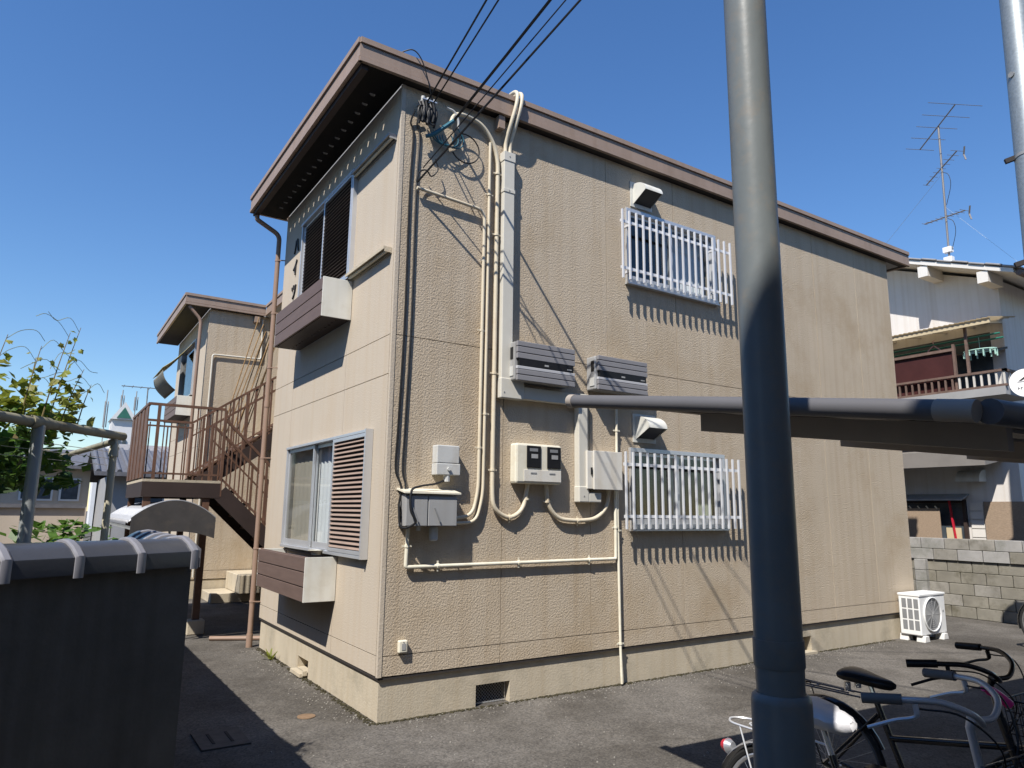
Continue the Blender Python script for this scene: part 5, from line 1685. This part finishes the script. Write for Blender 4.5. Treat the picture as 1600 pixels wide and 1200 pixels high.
o = part('foliage', fm, 'leaf_dark', vine); o['kind'] = 'stuff'
def small_leaves(n, zlo, zhi, q0, q1, bk0, bk1, m_):
    fm = MB()
    for i in range(n):
        base = b1 - dd * random.uniform(q0, q1) + back * random.uniform(bk0, bk1)
        c = base + Vector((random.uniform(-.04, .04), 0, zlo + (zhi - zlo) * random.random() ** 1.6))
        s = random.uniform(0.012, 0.034)
        n1 = Vector((random.uniform(-1, 1), random.uniform(-1, 1), random.uniform(-.6, .6))).normalized() * s * 1.2
        n2 = n1.cross(Vector((random.uniform(-.6, .6), random.uniform(-.6, .6), 1))).normalized() * s
        u_ = n1.cross(n2).normalized() * s * 0.35
        k_ = len(fm.v)
        fm.v += [tuple(c - n1), tuple(c - n2 * 0.9 - n1 * 0.2 - u_), tuple(c + n1 * 1.2 - u_), tuple(c + n2 * 0.9 - n1 * 0.2 - u_), tuple(c)]
        fm.f += [(k_, k_ + 1, k_ + 4), (k_ + 1, k_ + 2, k_ + 4), (k_ + 2, k_ + 3, k_ + 4), (k_ + 3, k_, k_ + 4)]
    o = part('foliage', fm, m_, vine); o['kind'] = 'stuff'
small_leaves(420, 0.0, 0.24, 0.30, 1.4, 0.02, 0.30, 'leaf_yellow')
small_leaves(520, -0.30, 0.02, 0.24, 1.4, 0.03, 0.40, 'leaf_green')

# leafy shrub behind the wall
sh = thing('garden_shrub', 'low dark green shrub peeping over the tiled wall', 'shrub', (-1.95, 2.6, 0))
mb = MB(); mb.tube([(-2.3, 2.6, 0), (-2.3, 2.6, 1.3)], 0.02, 6); part('stem', mb, 'stem', sh)
fm = MB()
for i in range(420):
    a = random.uniform(0, 6.28); r_ = abs(random.gauss(0, 0.5)); 
    c = Vector((-2.22 + 0.42 * r_ * math.cos(a), 2.6 + 0.5 * r_ * math.sin(a), 1.46 + random.uniform(-0.5, 0.10) * (1.1 - r_ * 0.6)))
    s = random.uniform(0.025, 0.05)
    n1 = Vector((random.uniform(-1, 1), random.uniform(-1, 1), random.uniform(-.5, .5))).normalized() * s * 1.6
    n2 = n1.cross(Vector((random.uniform(-.4, .4), random.uniform(-.4, .4), 1))).normalized() * s
    fm.quad(c - n1, c - n2, c + n1, c + n2)
o = part('foliage', fm, 'leaf_green', sh); o['kind'] = 'stuff'

# ---------------------------------------------------------------- bicycles
def bicycle(x, y, rot, frame_m, bar_m, grip_m, label, cover=False, basket=True, steer=0.0):
    """origin: rear hub on the ground; forward along local +X"""
    t = thing('bicycle', label, 'bicycle', (x, y, 0), 'bicycles parked under the shelter')
    t.rotation_euler = (0, 0, rot)
    def P(name, mb, m, par=None, smooth=True):
        me = mb.mesh(name, m, (0, 0, 0), smooth)
        return link(name, me, par or t)
    RW = 0.335
    WB = 1.08
    def wheel(cx, par=None):
        mb = MB(); mb.tube([(cx + RW * 0.955 * math.cos(a), 0, RW + RW * 0.955 * math.sin(a)) for a in [2 * math.pi * i / 40 for i in range(41)]], 0.0165, 8, False)
        w = P('wheel', mb, 'tyre')
        mb = MB(); mb.tube([(cx + RW * 0.885 * math.cos(a), 0, RW + RW * 0.885 * math.sin(a)) for a in [2 * math.pi * i / 40 for i in range(41)]], 0.010, 6, False); P('rim', mb, 'bike_silver' if cover else 'grip_grey', w)
        mb = MB()
        for k in range(28):
            a = 2 * math.pi * k / 28
            b = a + (0.5 if k % 2 else -0.5)
            mb.tube([(cx + 0.025 * math.cos(b), 0.02 * (1 if k % 4 < 2 else -1), RW + 0.025 * math.sin(b)), (cx + RW * 0.88 * math.cos(a), 0, RW + RW * 0.88 * math.sin(a))], 0.0013, 3)
        o = P('spokes', mb, 'bike_silver', w); o['kind'] = 'stuff'
        mb = MB(); mb.tube([(cx, -0.04, RW), (cx, 0.04, RW)], 0.022, 10); P('hub', mb, 'chrome', w)
        return w
    wheel(0.0); wheel(WB)
    def fender(cx, a0, a1):
        rows = []
        for i in range(20):
            a = R(a0 + (a1 - a0) * i / 19)
            rows.append([(cx + (RW + 0.022 - 0.012 * (s * s)) * math.cos(a), 0.030 * s, RW + (RW + 0.022 - 0.012 * (s * s)) * math.sin(a)) for s in (-1, -0.5, 0, 0.5, 1)])
        return P('fender', MB().grid(rows), 'bike_black' if not cover else 'bike_silver')
    fender(0.0, 25, 205); fender(WB, -15, 120)
    bb = Vector((0.46, 0, 0.29)); st_ = Vector((0.30, 0, 0.72)); hd = Vector((0.90, 0, 0.78)); hd2 = Vector((0.955, 0, 0.58)); rh = Vector((0, 0, RW)); fh = Vector((WB, 0, RW))
    for (a, b, r_) in ((bb, st_, 0.016), (bb, hd2, 0.020), (Vector((0.36, 0, 0.55)), hd2 + Vector((-.01, 0, .08)), 0.016), (hd, hd2, 0.020)):
        mb = MB(); mb.tube([a, b], r_, 10); P('frame_tube', mb, frame_m)
    for s in (-1, 1):
        mb = MB(); mb.tube([rh + Vector((0, 0.055 * s, 0)), bb + Vector((-0.06, 0.025 * s, 0))], 0.009, 8); P('chain_stay', mb, frame_m)
        mb = MB(); mb.tube([rh + Vector((0, 0.055 * s, 0)), st_ + Vector((0.01, 0.02 * s, -0.06))], 0.008, 8); P('seat_stay', mb, frame_m)
        mb = MB(); mb.tube(smoothpath([hd2 + Vector((0, 0.03 * s, 0)), hd2 + Vector((0.03, 0.05 * s, -0.08)), fh + Vector((0, 0.05 * s, 0))]), 0.011, 8); P('fork', mb, frame_m)
        mb = MB(); mb.tube([bb + Vector((0, 0.03 * s, 0)), bb + Vector((0.10 * s, 0.09 * s, -0.13 * s))], 0.008, 6); mb.obox(bb + Vector((0.10 * s, 0.14 * s, -0.13 * s)), (0.045, 0, 0), (0, 0.045, 0), (0, 0, 0.012)); P('crank', mb, 'black_plastic')
    mb = MB(); mb.tube([bb + Vector((0, -0.045, 0)), bb + Vector((0, -0.049, 0))], 0.085, 24); P('chain_guard', mb, 'bike_black')
    mb = MB(); mb.tube([st_, st_ + Vector((-0.035, 0, 0.10))], 0.013, 8); P('seat_post', mb, 'chrome')
    # saddle
    sz = 0.812 if not cover else 0.845
    rows = []
    for i in range(13):
        t_ = i / 12
        xx = 0.12 + 0.29 * t_
        w_ = 0.105 * (1 - t_) ** 0.9 + 0.024 if t_ > 0.08 else 0.095
        h_ = 0.020 + 0.012 * math.cos(t_ * 3)
        if cover: w_ = w_ * 1.22 + 0.012; h_ += 0.012
        en = max(0.25, (1 - abs(2 * t_ - 1) ** 9)) ** 0.5
        rows.append([(xx, en * w_ * math.cos(a), sz + en * ((0.075 if cover else 0.045) if math.sin(a) < 0 else 0.03) * math.sin(a) * (1.0 - 0.3 * t_) + h_) for a in [2 * math.pi * k / 16 for k in range(17)]])
    m_ = MB().grid(rows)
    m_.f.append(tuple(range(16))); m_.f.append(tuple(12 * 17 + k for k in range(16)))
    if cover:
        random.seed(3)
        m_.v = [(p_[0] + random.uniform(-.004, .004), p_[1] * (1 + 0.06 * math.sin(p_[0] * 60)), p_[2] + random.uniform(-.004, .004)) for p_ in m_.v]
    P('saddle', m_, 'saddle_cover' if cover else 'saddle_black')
    if not cover:
        for s in (-1, 1):
            mb = MB(); mb.tube([(0.17, 0.05 * s, 0.80), (0.17, 0.05 * s, 0.76)], 0.018, 8); P('spring', mb, 'chrome')
    # rear rack
    mb = MB()
    mb.tube(rpath([(0.24, 0.05, 0.735), (-0.20, 0.065, 0.735), (-0.26, 0.0, 0.735), (-0.20, -0.065, 0.735), (0.24, -0.05, 0.735)], 0.07), 0.005, 6)
    rk = P('rear_rack', mb, bar_m if cover else 'bike_black')
    mb = MB()
    mb.tube(rpath([(0.16, 0.025, 0.738), (-0.10, 0.03, 0.738), (-0.14, 0, 0.738), (-0.10, -0.03, 0.738), (0.16, -0.025, 0.738)], 0.04), 0.0045, 6)
    for xx in (0.1, -0.05):
        mb.tube([(xx, 0.058, 0.735), (xx, -0.058, 0.735)], 0.004, 5)
    for s in (-1, 1):
        mb.tube([(-0.14, 0.062 * s, 0.733), (0.0, 0.065 * s, RW)], 0.004, 5)
    P('rack_stay', mb, bar_m if cover else 'bike_black', rk)
    mb = MB(); mb.tube([(-0.275, 0, 0.60), (-0.305, 0, 0.60)], [0.035, 0.024], 12); P('tail_light', mb, 'red_lens')
    mb = MB(); mb.tube([(-0.245, 0, 0.605), (-0.274, 0, 0.60)], [0.02, 0.036], 12); P('light_housing', mb, 'bike_silver' if cover else 'black_plastic')
    # steering assembly
    hz = 0.95 if not cover else 1.0
    bwid = 1.24 if not cover else 1.06
    piv = Vector((0.875, 0, 0))
    mr = Matrix.Rotation(steer, 3, 'Z')
    def S(v): return piv + mr @ (Vector((v[0], v[1] * bwid, v[2])) - piv)
    mb = MB(); mb.tube([S((0.90, 0, 0.78)), S((0.872, 0, hz - 0.03)), S((0.885, 0, hz))], [0.015, 0.015, 0.022], 10); P('stem', mb, bar_m)
    for s in (-1, 1):
        pts = [S(v) for v in ((0.90, 0, hz), (0.93, 0.06 * s, hz + 0.005), (0.925, 0.14 * s, hz + 0.05), (0.86, 0.21 * s, hz + 0.085), (0.77, 0.255 * s, hz + 0.085), (0.66, 0.285 * s, hz + 0.075))]
        sp = smoothpath(pts, 6)
        mb = MB(); mb.tube(sp, 0.0112, 10); P('handlebar', mb, bar_m)
        mb = MB(); mb.tube([S((0.755, 0.259 * s, hz + 0.0845)), S((0.635, 0.292 * s, hz + 0.073))], 0.018, 12); P('grip', mb, grip_m)
        mb = MB(); mb.tube(smoothpath([S((0.79, 0.245 * s, hz + 0.075)), S((0.79, 0.25 * s, hz + 0.035)), S((0.73, 0.27 * s, hz + 0.015)), S((0.65, 0.295 * s, hz - 0.02))]), [0.010] * 6 + [0.007] * 13, 6); P('brake_lever', mb, bar_m if cover else 'black_plastic')
        mb = MB(); mb.tube(smoothpath([S((0.80, 0.24 * s, hz + 0.06)), S((0.92, 0.20 * s, hz + 0.05)), S((0.99, 0.08 * s, hz - 0.08)), S((0.93, 0.02 * s, 0.72))]), 0.0035, 5); P('brake_cable', mb, 'black_cable')
    if basket:
        mb = MB()
        def BK(u, v, w): return (0.99 + 0.13 + u * (0.13 - 0.02 * (1 - w)), v * (0.17 - 0.03 * (1 - w)), 0.66 + 0.24 * w)
        for w_ in (0, 0.2, 0.4, 0.6, 0.8, 1.0):
            ring = [BK(-1, -1, w_), BK(1, -1, w_), BK(1, 1, w_), BK(-1, 1, w_), BK(-1, -1, w_)]
            mb.tube(ring, 0.004 if w_ == 1.0 else 0.0022, 5)
        for i in range(9):
            q = -1 + 2 * i / 8
            for (a, b) in ((BK(q, -1, 0), BK(q, -1, 1)), (BK(q, 1, 0), BK(q, 1, 1)), (BK(-1, q, 0), BK(-1, q, 1)), (BK(1, q, 0), BK(1, q, 1)), (BK(q, -1, 0), BK(q, 1, 0))):
                mb.tube([a, b], 0.002, 4)
        o = P('basket', mb, 'bike_black', smooth=False); o['kind'] = 'stuff'
    mb = MB(); mb.tube([(0.02, 0.07, RW - 0.02), (-0.10, 0.11, 0.02)], 0.008, 6); P('kickstand', mb, 'chrome')
    return t
bA = bicycle(1.42, -3.08, R(-90), 'bike_black', 'bike_black', 'black_plastic', 'black bicycle with black handlebars and glossy black saddle', steer=0.15)
bB = bicycle(0.44, -3.46, R(-94), 'bike_black', 'alloy', 'grip_grey', 'silver bicycle with covered pale saddle and grey grips beside the near post', cover=True, steer=0.22)
bC = bicycle(8.75, -2.62, R(95), 'bike_black', 'bike_black', 'black_plastic', 'black bicycle cut off at the picture edge by the block wall')
mb = MB()
mb.tube(smoothpath([(0.99, -4.11, 0.985), (1.05, -4.13, 0.96), (1.10, -4.16, 0.915)]), [0.012] * 3 + [0.020] * 10, 10)
single('pink_torch', mb, 'hot_pink', 'bright pink torch clipped by the silver handlebars', 'torch', (0.99, -4.11, 0.95), smooth=True)

# ---------------------------------------------------------------- distant buildings on the left
def far_house(name, label, x0, x1, y0, y1, h, roofh, wallm, roofm, wins=(), tiles=False):
    t = thing(name, label, 'house', ((x0 + x1) / 2, y0, 0))
    mb = MB(); mb.box(x0, x1, y0, y1, 0, h); part('wall', mb, wallm, t)
    ym = (y0 + y1) / 2
    mb = MB(); mb.prism([(x0 - 0.5, y0 - 0.6, h - 0.05), (x0 - 0.5, y0 - 0.6, h + 0.08), (x0 - 0.5, ym, h + roofh), (x0 - 0.5, y1 + 0.6, h + 0.08), (x0 - 0.5, y1 + 0.6, h - 0.05), (x0 - 0.5, ym, h + roofh - 0.13)], (x1 - x0 + 1.0, 0, 0)); rf_ = part('roof', mb, roofm, t)
    if tiles:
        n = int((x1 - x0 + 1.0) / 0.30)
        s = math.hypot(ym - y0 + 0.6, roofh)
        a = MB(); a.tube([(0, -0.6, h + 0.10), (0, ym - y0, h + roofh + 0.02)], 0.07, 8)
        me = a.mesh('tile_row', roofm, smooth=True)
        for i in range(n):
            inst('tile_row', me, t, (x0 - 0.4 + i * 0.30, y0, 0))
    for (wx0, wx1, z0, z1) in wins:
        mb = MB(); mb.box(wx0, wx1, y0 - 0.05, y0 - 0.003, z0, z1); w = part('window', mb, 'aluminium', t)
        mb = MB(); mb.box(wx0 + 0.07, wx1 - 0.07, y0 - 0.06, y0 - 0.051, z0 + 0.07, z1 - 0.07); part('pane', mb, 'far_glass', w)
    return t
far_house('tiled_house', 'low grey tiled house seen behind the stair landing', -0.6, 6.5, 21.5, 28.5, 2.75, 1.1, 'far_grey', 'roof_tile', ((0.1, 1.1, 1.2, 2.3),), tiles=True)
far_house('distant_house', 'distant house with grey roof and blue white windows left of the landing', -6.0, -0.9, 27.5, 33, 3.2, 0.9, 'far_wall', 'roof_tile', ((-3.2, -2.1, 1.9, 2.8), (-1.9, -1.2, 1.9, 2.8), (-4.8, -3.8, 1.9, 2.8)))
far_house('distant_house', 'distant beige house with pale roof behind the landing bars', 0.9, 8.0, 30.5, 36, 3.8, 0.9, 'far_wall', 'grey_tile', ((1.5, 2.4, 2.5, 3.3), (3.0, 4.0, 2.5, 3.3)))
far_house('distant_house', 'tan house behind the pergola posts, farthest on the garden side', -14.0, -5.0, 17.0, 23, 2.4, 0.8, 'far_wall', 'roof_tile', ((-7.6, -6.4, 0.9, 1.9), (-9.6, -8.4, 0.9, 1.9)))
tw = thing('white_tower', 'distant white tower with green gable and roof aerials', 'tower', (1.0, 55, 0))
mb = MB(); mb.box(1.2, 2.65, 52.5, 55, 0, 7.95); part('wall', mb, 'far_white', tw)
mb = MB(); mb.prism([(1.08, 52.3, 7.95), (2.77, 52.3, 7.95), (1.92, 52.3, 9.25)], (0, 2.8, 0)); part('roof', mb, 'far_white', tw)
mb = MB(); mb.prism([(1.45, 52.25, 8.05), (2.40, 52.25, 8.05), (1.92, 52.25, 8.85)], (0, 0.04, 0)); part('gable_sign', mb, 'far_green', tw)
for k in range(2):
    mb = MB(); mb.box(1.62 + 0.36 * k, 1.86 + 0.36 * k, 52.42, 52.49, 5.6, 6.5); part('window', mb, 'far_glass', tw)
mb = MB(); mb.box(0.45, 1.19, 52.6, 55, 0, 5.9); part('low_block', mb, 'far_white', tw)
for (ax, az, ah) in ((0.74, 5.9, 4.2), (1.72, 8.2, 2.0), (2.62, 8.0, 2.2)):
    mb = MB(); mb.tube([(ax, 53, az), (ax, 53, az + ah)], 0.04, 6)
    for k in range(3):
        a = 2.1 * k
        mb.box(ax + 0.12 * math.cos(a) - 0.035, ax + 0.12 * math.cos(a) + 0.035, 53 + 0.12 * math.sin(a) - .035, 53 + 0.12 * math.sin(a) + 0.035, az + ah * 0.35, az + ah * 0.8)
    part('aerial_mast', mb, 'far_grey', tw)
an2 = thing('tv_aerial', 'small television aerial standing against the sky beyond the landing', 'aerial', (1.2, 30.5, 4.5))
mb = MB(); mb.tube([(1.25, 31.5, 4.2), (1.22, 31.5, 7.3)], 0.03, 6); part('mast', mb, 'antenna_metal', an2)
mb = MB(); mb.tube([(0.1, 31.3, 7.25), (1.8, 31.6, 7.32)], 0.022, 6); part('boom', mb, 'antenna_metal', an2)
for k in range(5):
    mb = MB(); xx = 0.2 + 0.36 * k; mb.tube([(xx, 31.0, 7.26), (xx + 0.02, 31.9, 7.28)], 0.012, 5); part('element', mb, 'antenna_metal', an2)
gwb = thing('boundary_wall', 'tan boundary wall with grey coping beyond the garden', 'wall', (-5, 13, 0))
mb = MB(); mb.box(-9, -1.6, 13.0, 13.15, 0, 1.66); part('wall_body', mb, 'far_wall', gwb)
mb = MB(); mb.box(-9, -1.6, 12.93, 13.22, 1.66, 1.74); part('coping', mb, 'roof_tile', gwb)

# ---------------------------------------------------------------- small things on the ground
t = thing('drain_cover', 'rectangular iron drain cover in the shade of the garden wall', 'drain cover', (-1.12, 0.25, 0.004))
mb = MB(); mb.box(-1.30, -0.96, 0.02, 0.48, 0.001, 0.012); part('plate', mb, 'iron_cover', t)
mb = MB(); mb.box(-1.21, -1.19, 0.12, 0.38, 0.0125, 0.016); mb.box(-1.08, -1.06, 0.12, 0.38, 0.0125, 0.016); part('slot', mb, 'dark_gap', t)
mb = MB(); mb.tube([(-0.405, 0.5, 0.0008), (-0.405, 0.5, 0.006)], 0.075, 20); single('valve_cover', mb, 'rust_stain', 'small round rusty cover set in the asphalt by the corner', 'cover', (-0.405, 0.5, 0))
wd = thing('weed_tuft', 'yellow green weed growing at the foot of the gable wall', 'weed', (-0.04, 2.95, 0))
random.seed(9)
for k in range(16):
    a = random.uniform(0, 6.28); L_ = random.uniform(0.08, 0.20)
    d_ = Vector((math.cos(a) * 0.7 - 0.25, math.sin(a), random.uniform(0.5, 1.6))).normalized()
    s_ = d_.cross(Vector((0, 0, 1))).normalized() * 0.014
    p0 = Vector((-0.05, 2.95, 0.0)) + Vector((random.uniform(-.03, .01), random.uniform(-.06, .06), 0))
    mb = MB(); mb.quad(p0 - s_ * 0.4, p0 + d_ * L_ * 0.55 - s_, p0 + d_ * L_, p0 + d_ * L_ * 0.5 + s_); part('leaf', mb, 'leaf_yellow', wd)
# moss and grit gathered along the wall foot
random.seed(12)
ms = MB()
for k in range(3600):
    if random.random() < 0.7:
        c = Vector((random.uniform(0.0, 7.7), 0.012 - abs(random.gauss(0, 0.022)), 0.0))
    else:
        c = Vector((0.010 - abs(random.gauss(0, 0.03)), random.uniform(0.0, 3.7), 0.0))
    if random.random() > 0.35 + 0.65 * (0.5 + 0.5 * math.sin(c.x * 3.1 + c.y * 4.3 + math.sin(c.x * 7))): continue
    s = random.uniform(0.002, 0.009)
    ms.obox(c + Vector((0, 0, s * 0.3)), Vector((s, s * 0.4, 0)), Vector((-s * 0.4, s * 0.8, 0)), Vector((0, 0, s * 0.7)))
single('moss', ms, 'moss', 'dark moss and grit along the foot of the walls', 'moss', (0, 0, 0), kind='stuff')
random.seed(31)
gr_ = MB()
for k in range(900):
    q = random.random()
    if q < 0.55: c = Vector((random.uniform(0, 7.5), -abs(random.gauss(0, 0.16)) - 0.0, 0))
    elif q < 0.8: c = Vector((-abs(random.gauss(0, 0.14)), random.uniform(0, 3.6), 0))
    else: c = Vector((random.uniform(-1.0, 5), random.uniform(-2, 0), 0))
    s = random.uniform(0.002, 0.006)
    gr_.obox(c + Vector((0, 0, s * 0.5)), Vector((s, s * 0.5, 0)), Vector((-s * 0.4, s * 0.7, s * .2)), Vector((0, 0, s * 0.6)))
single('gravel', gr_, 'concrete_block', 'loose grit scattered over the asphalt along the walls', 'grit', (0, 0, 0), kind='stuff')
mb = MB(); mb.tube([(-0.42, 4.52, 0.03), (0.25, 4.18, 0.03)], 0.028, 8); single('ground_pipe', mb, 'downpipe', 'brown pipe lying on the ground by the rainwater pipe', 'pipe', (0, 4.2, 0), smooth=True)
